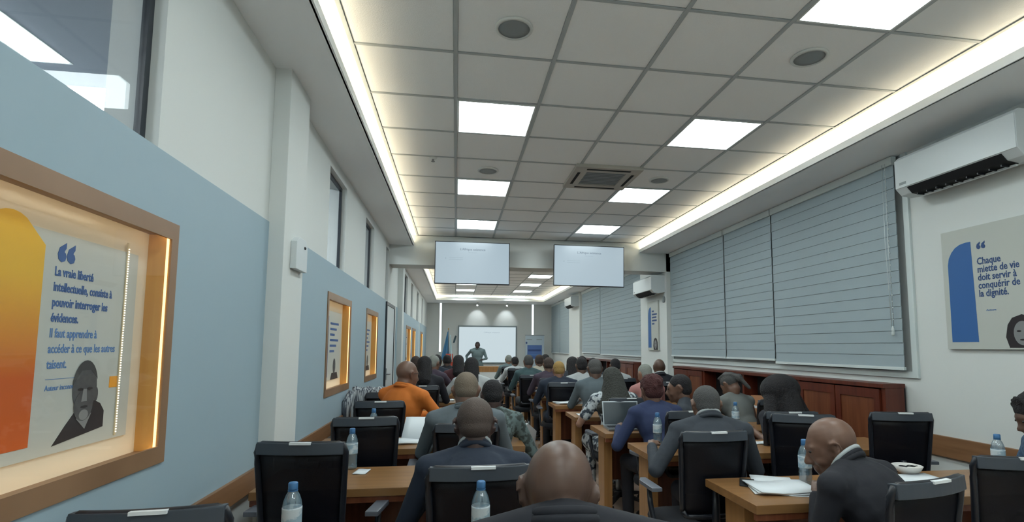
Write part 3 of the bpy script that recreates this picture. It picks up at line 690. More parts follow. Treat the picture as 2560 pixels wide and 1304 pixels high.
# flag
t = thing('flag', 'blue, white and red flag hanging from a pole beside the board', 'flag', (-0.26, 18.6, 0))
obj('pole', MB().tube([(0, 0, 0), (0, 0, 2.05)], 0.014), metal_m, t); obj('finial', MB().ell((0, 0, 2.07), (0.02, 0.02, 0.035)), wood_reveal_lit, t, 0, True)
obj('base', MB().lathe([(0.16, 0), (0.16, 0.02), (0.03, 0.05)], 18), wood_dark, t)
def drape(x0, x1, z0, z1, top):
    m = MB(); n = 14; rs = []
    for k in range(9):
        f = k/8; z = z1+(z0-z1)*f
        ring = []
        for j in range(n):
            u = j/(n-1); x = (x0+(x1-x0)*u)*(top+(1-top)*f)
            ring.append(Vector((x, 0.03*math.sin(u*9)*(0.4+f)-0.02, z)))
        rs.append(ring+[p+Vector((0, 0.01, 0)) for p in reversed(ring)])
    return m.rings(rs)
obj('blue_cloth', drape(-0.26, 0.06, 0.95, 1.98, 0.12), mat('flag_blue', rgb(74, 128, 168), 0.8), t, 0, True)
obj('white_cloth', drape(0.05, 0.15, 0.92, 1.86, 0.35), mat('flag_white', rgb(200, 222, 228), 0.8), t, 0, True).location = (0.03, -0.05, 0)
obj('red_cloth', drape(-0.10, 0.22, 0.70, 1.20, 0.75), mat('flag_red', rgb(196, 84, 66), 0.8), t, 0, True).location = (0, -0.05, 0)

t = thing('wall_emblem', 'small dark emblem on the front wall beside the white board', 'emblem', (-0.05, YF-0.01, 1.72))
obj('plate', MB().prism([(-0.05, -0.14), (0.02, -0.12), (0.08, 0.12), (0.03, 0.14), (-0.02, 0.02)], flatT((0, 0.008, 0), ROT_F), 0.012), mat('emblem_dark', rgb(70, 92, 100), 0.7), t)
# front desk
t = thing('front_desk', 'white panelled front desk with a brown wooden top edge', 'desk', (1.25, 16.9, 0))
obj('top', B(-0.7, 0.7, -0.3, 0.3, 0.78, 0.83), wood_v, t, 0.004)
obj('fascia', B(-0.68, 0.68, -0.29, -0.26, 0.66, 0.78), wood_v, t, 0.002)
obj('front_panel', B(-0.68, 0.68, -0.28, -0.25, 0.0, 0.66), white_plastic, t, 0.003)
for x in (-0.66, 0.62): obj('side_panel', B(x, x+0.04, -0.25, 0.28, 0, 0.78), white_plastic, t, 0.002)

# ------------------------------------------------------------------ desks
def desk_proto(length, side):
    """left end panel at local x=0 for side +1 (aisle at x=0); depth .48, near edge at local y=0"""
    t = thing('wooden_desk', 'x', 'desk', (0, 0, 0), 0, 'x')
    obj('table_top', B(0, length, 0, 0.48, 0.715, 0.755), wood, t, 0.004)
    obj('edge_band', B(0.004, length-0.004, 0.006, 0.03, 0.685, 0.715), wood_dark2, t, 0.002)
    for x in (0.035, length-0.105):
        lg = obj('leg', B(x, x+0.07, 0.16, 0.34, 0.05, 0.715), wood_v, t, 0.004)
        obj('foot', B(x-0.005, x+0.075, 0.02, 0.47, 0.0, 0.05), wood_v, lg, 0.006)
    obj('modesty_panel', B(0.105, length-0.105, 0.36, 0.38, 0.30, 0.715), wood_dark2, t, 0.002)
    return t
RROW = [2.20, 3.27, 4.15, 5.13, 6.15, 7.12, 8.10, 9.08, 10.06, 11.04, 12.02, 13.0]
RX = [1.33, 1.26, 1.21, 1.19, 1.18, 1.18, 1.18, 1.18, 1.18, 1.18, 1.18, 1.18]
LROW = [1.52, 2.72, 3.72, 4.70, 5.68, 6.66, 7.64, 8.62, 9.60, 10.58, 11.56]
dR = desk_proto(1.95, 1)
lblR = {0: 'oak desk under the open white papers of the bald man in black', 1: 'oak desk under the elbow of the man in the dark suit, beside the aisle',
        2: 'oak desk holding the open laptop', 3: 'oak desk under the bare elbow of the woman in the patterned dress', 4: 'oak desk with crumpled white papers at its aisle end'}
for k, y in enumerate(RROW):
    lb = lblR.get(k, 'oak desk on the blinds side of the aisle, %s row from the camera' % ORD[k])
    if k == 0: dR.location = (RX[k], y, 0); dR['label'] = lb; dR['group'] = 'desks on the blinds side of the aisle'
    else: dup(dR, (RX[k], y, 0), 0, lb)
dL = desk_proto(1.46, -1)
lblL = {0: 'desk nearest the camera on the window side, holding two water bottles', 1: 'oak desk with a bare top before the man in the navy jacket', 2: 'oak desk strewn with white papers before the grey-suited man', 3: 'oak desk before the man in orange'}
for k, y in enumerate(LROW):
    lb = lblL.get(k, 'oak desk on the window side of the aisle, %s row from the camera' % ORD[k])
    if k == 0: dL.location = (-0.96, y, 0); dL['label'] = lb; dL['group'] = 'desks on the window side of the aisle'
    else: dup(dL, (-0.96, y, 0), 0, lb)

# ------------------------------------------------------------------ chair
def make_chair():
    t = thing('office_chair', 'x', 'chair', (0, 0, 0), 0, 'black mesh office chairs')
    # back: width .42 at top, .37 at bottom, z .56 - 1.00, tilted
    def bp(u, z):      # u -1..1, z 0..1
        w_ = 0.168+0.025*z
        return Vector((u*w_, -0.215-0.05*z-0.025*(1-u*u), 0.545+0.445*z))
    path = []
    for k in range(9): path.append(bp(-1, 0.06+0.86*k/8))
    path += [bp(-0.94, 0.985)]+[bp(-0.85+1.7*k/8, 1.0) for k in range(9)]+[bp(0.94, 0.985)]
    for k in range(9): path.append(bp(1, 0.92-0.86*k/8))
    path += [bp(0.9, 0.0)]+[bp(0.8-1.6*k/6, -0.01) for k in range(7)]+[bp(-0.9, 0.0), bp(-1, 0.06)]
    obj('back_frame', MB().tube(path, 0.014, 8), chair_m, t, 0, True)
    band = MB(); rs = []
    for k in range(13):
        u = -0.97+1.94*k/12; p = bp(u, 0.97)
        rs.append([p+Vector((0, -0.020, -0.028)), p+Vector((0, 0.012, -0.028)), p+Vector((0, 0.016, 0.020)), p+Vector((0, -0.016, 0.022))])
    obj('top_band', band.rings(rs), chair_hi, t, 0.004)
    pn = MB(); rs = []
    for k in range(9):
        z = 0.02+0.92*k/8
        rr = [bp(-0.97+1.94*j/8, z) for j in range(9)]
        rs.append(rr+[p+Vector((0, 0.006, 0)) for p in reversed(rr)])
    obj('back_mesh', pn.rings(rs), mesh_m, t, 0, True)
    lum = MB(); rs = []
    for k in range(9):
        p = bp(-0.92+1.84*k/8, 0.34); rs.append([p+Vector((0, 0.008, -0.035)), p+Vector((0, 0.02, -0.03)), p+Vector((0, 0.02, 0.03)), p+Vector((0, 0.008, 0.035))])
    obj('lumbar_bar', lum.rings(rs), chair_m, t, 0.003)
    q = bp(0.05, 1.0)
    obj('label', B(q.x-0.045, q.x+0.045, q.y-0.0205, q.y+0.006, q.z+0.002, q.z+0.0115), label_m, t)
    obj('back_post', MB().tube([(0, -0.08, 0.40), (0, -0.20, 0.42), (0, -0.265, 0.50), (0, -0.27, 0.70)], [0.022, 0.024, 0.024, 0.016], 8), chair_m, t, 0, True)
    seat = MB(); poly = []
    for a in range(24):
        c, s = math.cos(2*PI*a/24), math.sin(2*PI*a/24)
        poly.append((0.235*math.copysign(abs(c)**0.5, c), 0.225*math.copysign(abs(s)**0.5, s)))
    rs = [[Vector((x*f, y*f+0.02, z)) for x, y in poly] for f, z in ((0.90, 0.395), (0.98, 0.41), (1.0, 0.435), (0.97, 0.458), (0.85, 0.468), (0.4, 0.462))]
    obj('seat', seat.rings(rs), chair_fab, t, 0, True)
    for s in (-1, 1):
        a = obj('armrest', MB().tube([(s*0.20, -0.06, 0.415), (s*0.265, -0.05, 0.44), (s*0.275, -0.02, 0.56), (s*0.275, 0.0, 0.655)], [0.014, 0.016, 0.016, 0.014], 8), chair_m, t, 0, True)
        obj('arm_pad', MB().prism([(s*0.245, -0.13), (s*0.305, -0.13), (s*0.31, 0.06), (s*0.285, 0.12), (s*0.25, 0.12)], Matrix.Translation((0, 0, 0.65)), 0.022), arm_m, a, 0.006)
    obj('gas_column', MB().lathe([(0.028, 0.10), (0.028, 0.26), (0.018, 0.26), (0.018, 0.395)], 12), metal_m, t, 0, True)
    obj('hub', MB().lathe([(0.045, 0.07), (0.05, 0.12), (0.03, 0.13)], 14), chair_m, t, 0, True)
    leg = MB().rings([[Vector((0.03, -0.025, 0.075)), Vector((0.03, 0.025, 0.075)), Vector((0.03, 0.02, 0.12)), Vector((0.03, -0.02, 0.12))], [Vector((0.27, -0.016, 0.06)), Vector((0.27, 0.016, 0.06)), Vector((0.27, 0.012, 0.08)), Vector((0.27, -0.012, 0.08))]]).mesh('base_leg', 0.003)
    cst = MB().lathe([(0.008, -0.022), (0.026, -0.020), (0.027, -0.004), (0.012, 0.0), (0.027, 0.004), (0.026, 0.020), (0.008, 0.022)], 12, Matrix.Translation((0.27, 0, 0.028)) @ Euler((D(90), 0, 0)).to_matrix().to_4x4()).tube([(0.27, 0, 0.03), (0.27, 0, 0.065)], 0.008, 6).mesh('caster', 0, True)
    for k in range(5):
        l = link('base_leg', leg, chair_m, t, rot=(0, 0, D(90+72*k))); link('caster', cst, dark_plastic, l)
    return t
CH = {'p': make_chair(), 'used': False}
def chair(x, y, rz, label, ztop=1.0, group='black mesh office chairs'):
    sc = (1, 1, ztop)
    if not CH['used']:
        CH['used'] = True; o = CH['p']; o.location = (x, y, 0); o.rotation_euler = (0, 0, D(rz)); o['label'] = label; o.scale = sc; return o
    return dup(CH['p'], (x, y, 0), D(rz), label, group, sc)

# ------------------------------------------------------------------ people
def remesh(mb, voxel, smooth=3):
    me = mb.mesh('tmp'); o = bpy.data.objects.new('tmp', me); COL.objects.link(o)
    r = o.modifiers.new('r', 'REMESH'); r.mode = 'VOXEL'; r.voxel_size = voxel; r.use_smooth_shade = True
    s = o.modifiers.new('s', 'SMOOTH'); s.factor = 0.5; s.iterations = smooth
    dg = bpy.context.evaluated_depsgraph_get(); dg.update()
    out = bpy.data.meshes.new_from_object(o.evaluated_get(dg))
    bpy.data.objects.remove(o); bpy.data.meshes.remove(me)
    out.materials.clear()
    return out
def V(*a): return Vector(a)
def head_prims(m, C, Rh, ears=True, k=1.0):
    def P(x, y, z): return C+Rh @ V(x*k, y*k, z*k)
    m.ell(P(0, -0.015, 0.025), (0.077*k, 0.094*k, 0.088*k), Rh, 20, 13)
    m.ell(P(0, 0.028, -0.008), (0.067*k, 0.068*k, 0.088*k), Rh, 18, 11)
    m.ell(P(0, 0.030, -0.072), (0.054*k, 0.054*k, 0.046*k), Rh)
    m.ell(P(0, 0.068, -0.100), (0.026*k, 0.020*k, 0.018*k), Rh)
    for s in (-1, 1):
        m.ell(P(s*0.036, 0.056, -0.040), (0.026*k, 0.028*k, 0.024*k), Rh)
        m.ell(P(s*0.052, -0.002, -0.060), (0.016*k, 0.03*k, 0.035*k), Rh)
    m.cap(P(0, 0.088, 0.0), P(0, 0.108, -0.036), 0.009*k, 0.015*k)
    m.cap(P(-0.012, 0.098, -0.042), P(0.012, 0.098, -0.042), 0.010*k, 0.010*k)
    m.cap(P(-0.042, 0.074, 0.020), P(0.0, 0.090, 0.018), 0.010*k, 0.010*k); m.cap(P(0.042, 0.074, 0.020), P(0.0, 0.090, 0.018), 0.010*k, 0.010*k)
    m.cap(P(-0.018, 0.088, -0.066), P(0.018, 0.088, -0.066), 0.008*k, 0.008*k); m.cap(P(-0.015, 0.086, -0.078), P(0.015, 0.086, -0.078), 0.009*k, 0.009*k)
    if ears:
        for s in (-1, 1):
            pts = [(0.072, 0.010, 0.004), (0.083, 0.004, 0.022), (0.090, -0.010, 0.026), (0.094, -0.022, 0.014), (0.092, -0.024, -0.006), (0.084, -0.014, -0.026), (0.077, -0.002, -0.038), (0.073, 0.006, -0.030)]
            for a, b in zip(pts, pts[1:]): m.cap(P(s*a[0], a[1], a[2]), P(s*b[0], b[1], b[2]), 0.0062*k, 0.0062*k, 8)
            m.cap(P(s*0.074, -0.004, 0.008), P(s*0.076, -0.004, -0.022), 0.011*k, 0.010*k, 8)
def hand_prims(m, W, d, up, s, curl=0.5):
    """W wrist, d direction of the fingers, up back of the hand, s side sign (thumb towards -s)"""
    d = d.normalized(); side = d.cross(up).normalized(); up = side.cross(d).normalized()
    m.cap(W, W+d*0.05, 0.024, 0.026, 10)
    for q in range(4): m.cap(W+d*0.02+side*(q-1.5)*0.012, W+d*0.085+side*(q-1.5)*0.019, 0.014, 0.012, 8)
    ln = (0.034, 0.040, 0.038, 0.030)
    for q in range(4):
        a = W+d*0.085+side*(q-1.5)*0.0205
        dd = (d-up*curl*0.6+side*(q-1.5)*0.06).normalized(); b = a+dd*ln[q]; d2 = (d-up*curl*1.6).normalized(); c = b+d2*ln[q]*0.8
        m.cap(a, b, 0.0092, 0.0082, 8); m.cap(b, c, 0.0082, 0.0070, 8)
    th = side*(1.0 if s < 0 else -1.0)
    a = W+d*0.025+th*0.022; b = a+(d*0.6+th*0.8-up*0.2).normalized()*0.042; c = b+(d*1.0+th*0.25-up*0.3).normalized()*0.034
    m.cap(a, b, 0.012, 0.0105, 8); m.cap(b, c, 0.0105, 0.0085, 8)
def elbow(Sh, W, l1, l2, s):
    d = W-Sh; L_ = d.length
    if L_ > (l1+l2)*0.98: W = Sh+d*((l1+l2)*0.98/L_); d = W-Sh; L_ = d.length
    a = (l1*l1-l2*l2+L_*L_)/(2*L_); h = math.sqrt(max(l1*l1-a*a, 0.0)); dn = d/L_
    out = V(s*0.6, -0.35, -0.8); out = (out-dn*out.dot(dn)).normalized()
    return Sh+dn*a+out*h, W
def body(ztop=1.2, hyaw=0, hpitch=-12, hroll=0, shw=0.185, girth=1.0, armL=None, armR=None, voxel=0.011, hair=None, sleeves='long', coll='none',
         standing=False, hk=1.0, nd=0.0, nf=0.0, hvox=None, lean=None, turn=0, skirt=False):
    """local frame: hips over the origin, facing +y. Returns dict of meshes."""
    if standing:
        hip = V(0, 0, 0.86*ztop/1.65); N = V(0, 0.0, ztop-0.235); t_len = (N-hip).length
    else:
        nz = ztop-0.228*hk+nd; hz = 0.53; tl = 0.50
        c = (nz-hz)/tl
        if lean is not None: c = math.cos(D(lean)); hz = nz-tl*c
        if c > 0.992: c = 0.992; hz = nz-tl*c
        Ls = math.acos(max(0.5, c)); hip = V(0, 0, hz); N = hip+V(0, tl*math.sin(Ls), tl*c)
    sp = (N-hip).normalized(); X = V(math.cos(D(turn)), math.sin(D(turn)), 0); Fw = sp.cross(X)*-1
    Rs = Matrix((X, Fw, sp)).transposed()
    Rh = Euler((D(hpitch), 0, 0)).to_matrix(); Rh = Euler((0, D(hroll), D(hyaw))).to_matrix() @ Rh
    C = N+V(0, 0.036, 0.115)*hk+V(0, nf, -nd)
    g = girth
    sk = MB(); head_prims(sk, C, Rh, True, hk)
    nb = C+Rh @ V(0, -0.03, -0.065)*hk
    sk.cap(N+V(0, -0.005, -0.02), nb, 0.063*g**0.5*hk, 0.056*hk, 14)
    def trunk(m, e):
        m.ell(hip, (0.165*g+e, 0.125*g+e, 0.13+e), Rs); m.ell(hip+sp*0.17, (0.142*g+e, 0.108*g+e, 0.16+e), Rs)
        m.ell(hip+sp*0.34, (0.160*g+e, 0.112*g+e, 0.165+e), Rs)
        m.cap(N-sp*0.075-X*(shw-0.045), N-sp*0.075+X*(shw-0.045), 0.062+e, 0.062+e, 12)
        m.cap(N-sp*0.10-X*(shw-0.06)+Fw*-0.02, N-sp*0.10+X*(shw-0.06)+Fw*-0.02, 0.075+e, 0.075+e, 12)
        for s in (-1, 1):
            m.cap(N+V(0, -0.012, 0.012), N-sp*0.055+X*(s*(shw-0.02)), 0.042+e, 0.050+e, 10)
    trunk(sk, -0.012)
    shirt = MB(); trunk(shirt, 0.012)
    joints = []
    for s, tgt in ((-1, armL), (1, armR)):
        Sh = N-sp*0.065+X*(s*shw)
        if tgt is None: tgt = (s*0.17, hip.y+0.40, 0.80)
        W = V(*tgt)
        E_, W = elbow(Sh, W, 0.285, 0.25, s)
        joints.append((s, Sh, E_, W))
        sk.cap(Sh, E_, 0.044, 0.036, 10); sk.cap(E_, W, 0.036, 0.025, 10)
        hd_ = (W-E_).normalized(); hd2 = V(hd_.x-0.25*s, hd_.y, hd_.z*0.3)
        hand_prims(sk, W, hd2, V(0, 0, 1) if abs(hd2.normalized().z) < 0.9 else V(0, 1, 0), s)
        shirt.ell(Sh, (0.064, 0.064, 0.062))
        if sleeves == 'long':
            shirt.cap(Sh, E_, 0.060, 0.050, 10); shirt.cap(E_, E_+(W-E_)*0.90, 0.050, 0.037, 10)
        elif sleeves == 'short':
            shirt.cap(Sh, Sh+(E_-Sh)*0.62, 0.062, 0.060, 10)
        else: shirt.cap(Sh, Sh+(E_-Sh)*0.08, 0.058, 0.05, 10)
    tr = MB(); shoes = MB()
    tr.ell(hip-V(0, 0, 0.02), (0.178*g, 0.135*g, 0.115))
    for s in (-1, 1):
        H = hip+V(s*0.09, 0.0, -0.03)
        if standing:
            K_ = V(s*0.10, 0.02, hip.z*0.54); A_ = V(s*0.11, -0.01, 0.09)
        else:
            K_ = V(s*0.13, 0.42, 0.515); A_ = V(s*0.13, 0.40, 0.10)
        sk.cap(H, K_, 0.068, 0.046, 10); sk.cap(K_, A_, 0.045, 0.032, 10); sk.cap(A_+V(0, 0, -0.04), A_+V(0, 0.12, -0.055), 0.030, 0.024, 8)
        tr.cap(H, K_, 0.088*g, 0.064, 12); tr.cap(K_, A_+V(0, 0, 0.02), 0.062, 0.052, 12)
        if skirt: tr.cap(H, K_, 0.10, 0.10, 12)
        shoes.cap(A_+V(0, -0.02, -0.045), A_+V(0, 0.06, -0.05), 0.040, 0.040, 10); shoes.cap(A_+V(0, 0.06, -0.05), A_+V(0, 0.16, -0.056), 0.040, 0.033, 10)
    if skirt: tr.ell(hip+V(0, 0.22, -0.02), (0.20, 0.26, 0.09))
    d = {'body': remesh(sk, hvox or voxel, 2), 'shirt': remesh(shirt, voxel*1.15, 6), 'trousers': remesh(tr, 0.016, 5), 'shoes': remesh(shoes, 0.014, 2)}
    ey = MB()
    for s in (-1, 1): ey.ell(C+Rh @ (V(s*0.030, 0.083, 0.004)*hk), (0.011, 0.009, 0.007), Rh, 10, 6)
    d['eyes'] = ey.mesh('eyes', 0, True)
    if coll != 'none':
        Rc = Rs @ Euler((D(14), 0, 0)).to_matrix()
        cm = MB(); cm.torus(N+V(0, 0.002, 0.012)+sp*0.006, 0.066*g**0.4, 0.013, Rc, 24, 8, 1.02, 1.05); cm.torus(N+V(0, 0.0, -0.004)+sp*0.004, 0.072*g**0.4, 0.014, Rc, 24, 8, 1.04, 1.06)
        d['collar'] = cm.mesh('collar', 0, True)
        if coll == 'shirt':
            c2 = MB(); c2.torus(N+V(0, 0.006, 0.024)+sp*0.012, 0.060*g**0.4*hk, 0.010, Rc, 24, 8, 1.0, 1.05); d['shirt_collar'] = c2.mesh('shirt_collar', 0, True)
    if hair:
        h = MB()
        def P(x, y, z): return C+Rh @ (V(x, y, z)*hk)
        def E3(c, r): h.ell(P(*c), tuple(q*hk for q in r), Rh, 18, 12)
        if hair in ('short', 'cap'):
            E3((0, -0.018, 0.034), (0.081, 0.095, 0.087)); E3((0, -0.045, -0.01), (0.070, 0.068, 0.062))
        elif hair == 'thin':
            E3((0, -0.018, 0.030), (0.0795, 0.095, 0.0855)); E3((0, -0.040, -0.01), (0.070, 0.070, 0.055))
        elif hair == 'curly':
            E3((0, -0.02, 0.040), (0.092, 0.102, 0.092)); E3((0, -0.045, -0.01), (0.082, 0.072, 0.07))
            for q in range(60):
                a = random.uniform(0, 2*PI); e = random.uniform(-0.3, 1.4)
                E3((0.088*math.cos(e)*math.cos(a), -0.03+0.095*math.cos(e)*math.sin(a) if math.sin(a) < 0.6 else 0.05, 0.038+0.088*math.sin(e)), (0.014, 0.014, 0.014))
        elif hair == 'long':
            E3((0, -0.02, 0.036), (0.090, 0.100, 0.088)); h.cap(P(0, -0.05, 0.0), P(0, -0.085, -0.17), 0.088, 0.092, 14)
            for s in (-1, 1): h.cap(P(s*0.06, -0.01, 0.0), P(s*0.085, -0.02, -0.20), 0.035, 0.030)
        elif hair == 'veil':
            E3((0, -0.01, 0.036), (0.094, 0.106, 0.092)); h.cap(P(0, -0.04, 0.0), P(0, -0.09, -0.24), 0.10, 0.15, 16)
            for s in (-1, 1): h.cap(P(s*0.05, -0.01, -0.03), P(s*0.14, -0.06, -0.27), 0.05, 0.06)
        elif hair == 'big':
            E3((0, -0.05, 0.02), (0.16, 0.12, 0.115)); h.cap(P(0, -0.07, -0.03), P(0, -0.10, -0.17), 0.125, 0.12, 16)
            for s in (-1, 1): h.cap(P(s*0.09, -0.05, 0.0), P(s*0.15, -0.07, -0.16), 0.07, 0.06)
        elif hair == 'braids':
            E3((0, -0.02, 0.034), (0.086, 0.100, 0.086))
            for q in range(7):
                a = -0.07+0.14*q/6
                pts = [P(a*0.8, 0.045, 0.095), P(a, -0.03, 0.125-abs(a)*0.4), P(a*0.7, -0.10, 0.06), P(a*0.2, -0.13, 0.01)]
                for u, v in zip(pts, pts[1:]): h.cap(u, v, 0.012, 0.013, 8)
            E3((0, -0.135, 0.0), (0.04, 0.035, 0.045)); h.cap(P(0, -0.14, -0.01), P(0.04, -0.15, -0.13), 0.028, 0.018)
        elif hair == 'fringe':      # hair around the sides only
            E3((0, -0.035, -0.01), (0.080, 0.080, 0.045))
        d['hair'] = remesh(h, 0.009, 2 if hair in ('curly', 'braids') else 3)
    return d
SK = {'dark': mat('skin_dark', rgb(100, 76, 64), 0.42, spec=0.5, noise=((9, 9, 9), 0.3, rgb(82, 62, 54))), 'brown': mat('skin_brown', rgb(122, 92, 76), 0.42, noise=((9, 9, 9), 0.3, rgb(104, 78, 66))),
      'mid': mat('skin_mid', rgb(146, 110, 90), 0.5, noise=((9, 9, 9), 0.3, rgb(124, 92, 76))), 'deep': mat('skin_deep', rgb(72, 54, 50), 0.45)}
def cloth(name, c, bump=0.35, noise=None, rough=0.85): return mat(name, c, rough, bump=(9, bump), noise=noise)
CL = {'navy': cloth('navy_wool', rgb(34, 44, 60)), 'black': cloth('black_wool', rgb(30, 32, 40)), 'charcoal': cloth('charcoal_wool', rgb(52, 58, 66)), 'grey': cloth('grey_wool', rgb(96, 106, 112)),
      'slate': cloth('slate_cloth', rgb(86, 98, 104)), 'orange': cloth('orange_cotton', rgb(206, 116, 44)), 'white': cloth('white_cotton', rgb(176, 182, 184)), 'cream': cloth('cream_cotton', rgb(186, 180, 164)),
      'green': cloth('teal_cotton', rgb(62, 86, 90)), 'purple': cloth('plum_cotton', rgb(66, 56, 70)), 'blue': cloth('blue_cotton', rgb(38, 50, 84)), 'pink': cloth('pink_cotton', rgb(164, 116, 112)),
      'olive': cloth('olive_cotton', rgb(112, 116, 104)), 'denim': mat('denim_check', rgb(84, 112, 140), 0.85, noise=((60, 60, 60), 0.2, rgb(48, 70, 96))),
      'floral': mat('floral_dress', rgb(186, 194, 198), 0.8, noise=((22, 22, 22), 0.04, rgb(48, 58, 70))), 'camo': mat('mottled_shirt', rgb(96, 112, 112), 0.85, noise=((26, 26, 26), 0.06, rgb(56, 64, 62))),
      'maroon': cloth('maroon_cotton', rgb(74, 38, 44)), 'khaki': cloth('grey_green_cotton', rgb(104, 122, 126)), 'taupe': cloth('taupe_cloth', rgb(104, 108, 106))}
HR = {'black': mat('black_hair', rgb(24, 22, 26), 0.75, bump=(120, 0.7)), 'brown': mat('brown_hair', rgb(66, 54, 50), 0.8, bump=(120, 0.6)), 'grey': mat('grey_hair', rgb(136, 140, 134), 0.85, bump=(120, 0.6)),
      'blond': mat('blond_hair', rgb(160, 130, 76), 0.8, bump=(120, 0.6)), 'red': mat('dark_red_hair', rgb(72, 36, 36), 0.8, bump=(120, 0.8)), 'shadow': mat('shaven_hair', rgb(78, 66, 60), 0.7, bump=(200, 0.3)),
      'tan': mat('cropped_hair', rgb(118, 106, 92), 0.8, bump=(160, 0.4)), 'olive': mat('olive_black_hair', rgb(54, 56, 52), 0.85, bump=(60, 0.8)), 'pepper': mat('salt_pepper_hair', rgb(78, 78, 78), 0.85, bump=(160, 0.5))}
eye_m = mat('eye_dark', rgb(30, 24, 22), 0.2)
shoe_m = mat('shoe_leather', rgb(22, 20, 22), 0.35)
def person(x, y, rz, d, skin, top, hairc, label, trousers='black', collar=None, z=0, scale=None, group='seated audience'):
    t = thing('person', label, 'person', (x, y, z), D(rz), group)
    if scale: t.scale = scale
    link('body', d['body'], SK[skin], t); link('shirt' if top not in ('navy', 'black', 'charcoal', 'grey') else 'jacket', d['shirt'], CL[top], t)
    link('trousers', d['trousers'], CL[trousers], t); link('shoes', d['shoes'], shoe_m, t); link('eyes', d['eyes'], eye_m, t)
    if 'collar' in d: link('collar', d['collar'], CL[collar or top], t)
    if 'shirt_collar' in d: link('shirt_collar', d['shirt_collar'], CL['white'], t)
    if 'hair' in d: link('hair', d['hair'], HR[hairc], t)
    return t
def seat_at(hx_, hy_, rz, off):     # hips so that the head lands on (hx_, hy_)
    a = D(rz); return hx_+math.sin(a)*off, hy_-math.cos(a)*off
def sit(hx_, hy_, ztop, rz, skin, top, hairc, label, chair_label=None, chz=1.0, chair_rz=None, chair_off=0.0, trousers='black', collar=None, **kw):
    hk = kw.get('hk', 1.0)
    nz = ztop-0.228*hk+kw.get('nd', 0); c = (nz-0.53)/0.50
    c = min(c, 0.992); s = math.sqrt(1-c*c); off = 0.50*s+0.036*hk+0.01+kw.get('nf', 0)
    if kw.get('lean') is not None: off = 0.5*math.sin(D(kw['lean']))+0.046
    x, y = seat_at(hx_, hy_, rz, off)
    d = body(ztop, **kw)
    p = person(x, y, rz, d, skin, top, hairc, label, trousers, collar)
    if chair_label:
        cr = rz if chair_rz is None else chair_rz
        cx_, cy_ = seat_at(x, y, cr, chair_off)
        chair(cx_, cy_, cr, chair_label, chz)
    return p
random.seed(11)
# --- window side of the aisle
sit(0.268, 1.36, 1.205, -4, 'dark', 'black', None, 'bald man in a dark jacket seen from behind, closest to the camera', None, hyaw=-12, hpitch=-20, hroll=5, girth=1.3, voxel=0.009, hk=1.12, coll='jacket', shw=0.245, nd=0.085, nf=0.05)
sit(0.10, 2.60, 1.20, 0, 'deep', 'navy', 'shadow', 'man with shaven head in a navy jacket, in front of the closest bald man', 'black chair with a white tag, under the shaven man in the navy jacket', 1.01, girth=1.2, voxel=0.009, hk=1.12, coll='shirt', shw=0.215, hair='thin', hpitch=-8)
sit(0.075, 3.60, 1.275, 0, 'brown', 'grey', 'tan', 'man with cropped greyish hair in a grey jacket, behind two white papers', 'black chair behind the man in the grey jacket', 0.99, girth=1.15, voxel=0.011, hk=1.05, shw=0.205, hair='thin', chair_off=0.0, coll='jacket')
sit(0.285, 4.05, 1.19, -6, 'deep', 'camo', 'black', 'young man in a mottled grey-green shirt beside the aisle', None, hyaw=8, hpitch=-14, voxel=0.011, hair='short', girth=0.98)
sit(-0.41, 4.78, 1.32, -38, 'brown', 'orange', None, 'bald man in a bright orange shirt and glasses, turned towards the aisle', None, hyaw=-16, hpitch=-8, voxel=0.011, girth=1.22, shw=0.22, hk=1.02, coll='jacket', armR=(0.22, 0.46, 0.82), armL=(0.0, 0.44, 0.82))
gl = thing('eyeglasses', 'thin dark glasses worn by the man in orange', 'glasses', (-0.41+0.030, 4.78+0.022, 1.212), D(-54))
gm = MB()
for s in (-1, 1):
    gm.torus((s*0.032, 0.062, 0.0), 0.020, 0.0018, Euler((D(90), 0, 0)).to_matrix(), 16, 6); gm.tube([(s*0.053, 0.062, 0.004), (s*0.079, 0.03, 0.004), (s*0.080, -0.035, 0.0)], 0.0018, 6)
gm.tube([(-0.012, 0.064, 0.004), (0.012, 0.064, 0.004)], 0.0018, 6)
obj('frame', gm, dark_plastic, gl, 0, True)
sit(-0.375, 6.60, 1.32, 0, 'dark', 'black', 'black', 'person with thick black hair in front of the man in orange, beside a pale shirt', 'black chair behind the person with thick black hair, beyond the man in orange', 1.0, voxel=0.014, hair='long', girth=1.0)
sit(0.205, 6.70, 1.305, 0, 'dark', 'white', 'black', 'woman with dark hair in a white blouse, arms spread on the desk', None, voxel=0.014, hair='long', armL=(-0.40, 0.36, 0.82), armR=(0.36, 0.36, 0.82), girth=0.95)
sit(0.05, 8.60, 1.305, 0, 'brown', 'maroon', 'black', 'woman with black hair and dark maroon top, beyond the white blouse', None, voxel=0.015, hair='long', girth=0.9)
sit(-0.30, 7.75, 1.315, -30, 'brown', 'purple', 'grey', 'man in a grey cap reaching his bare arm over the desk', None, voxel=0.015, hair='cap', sleeves='short', armR=(0.12, 0.52, 0.84))
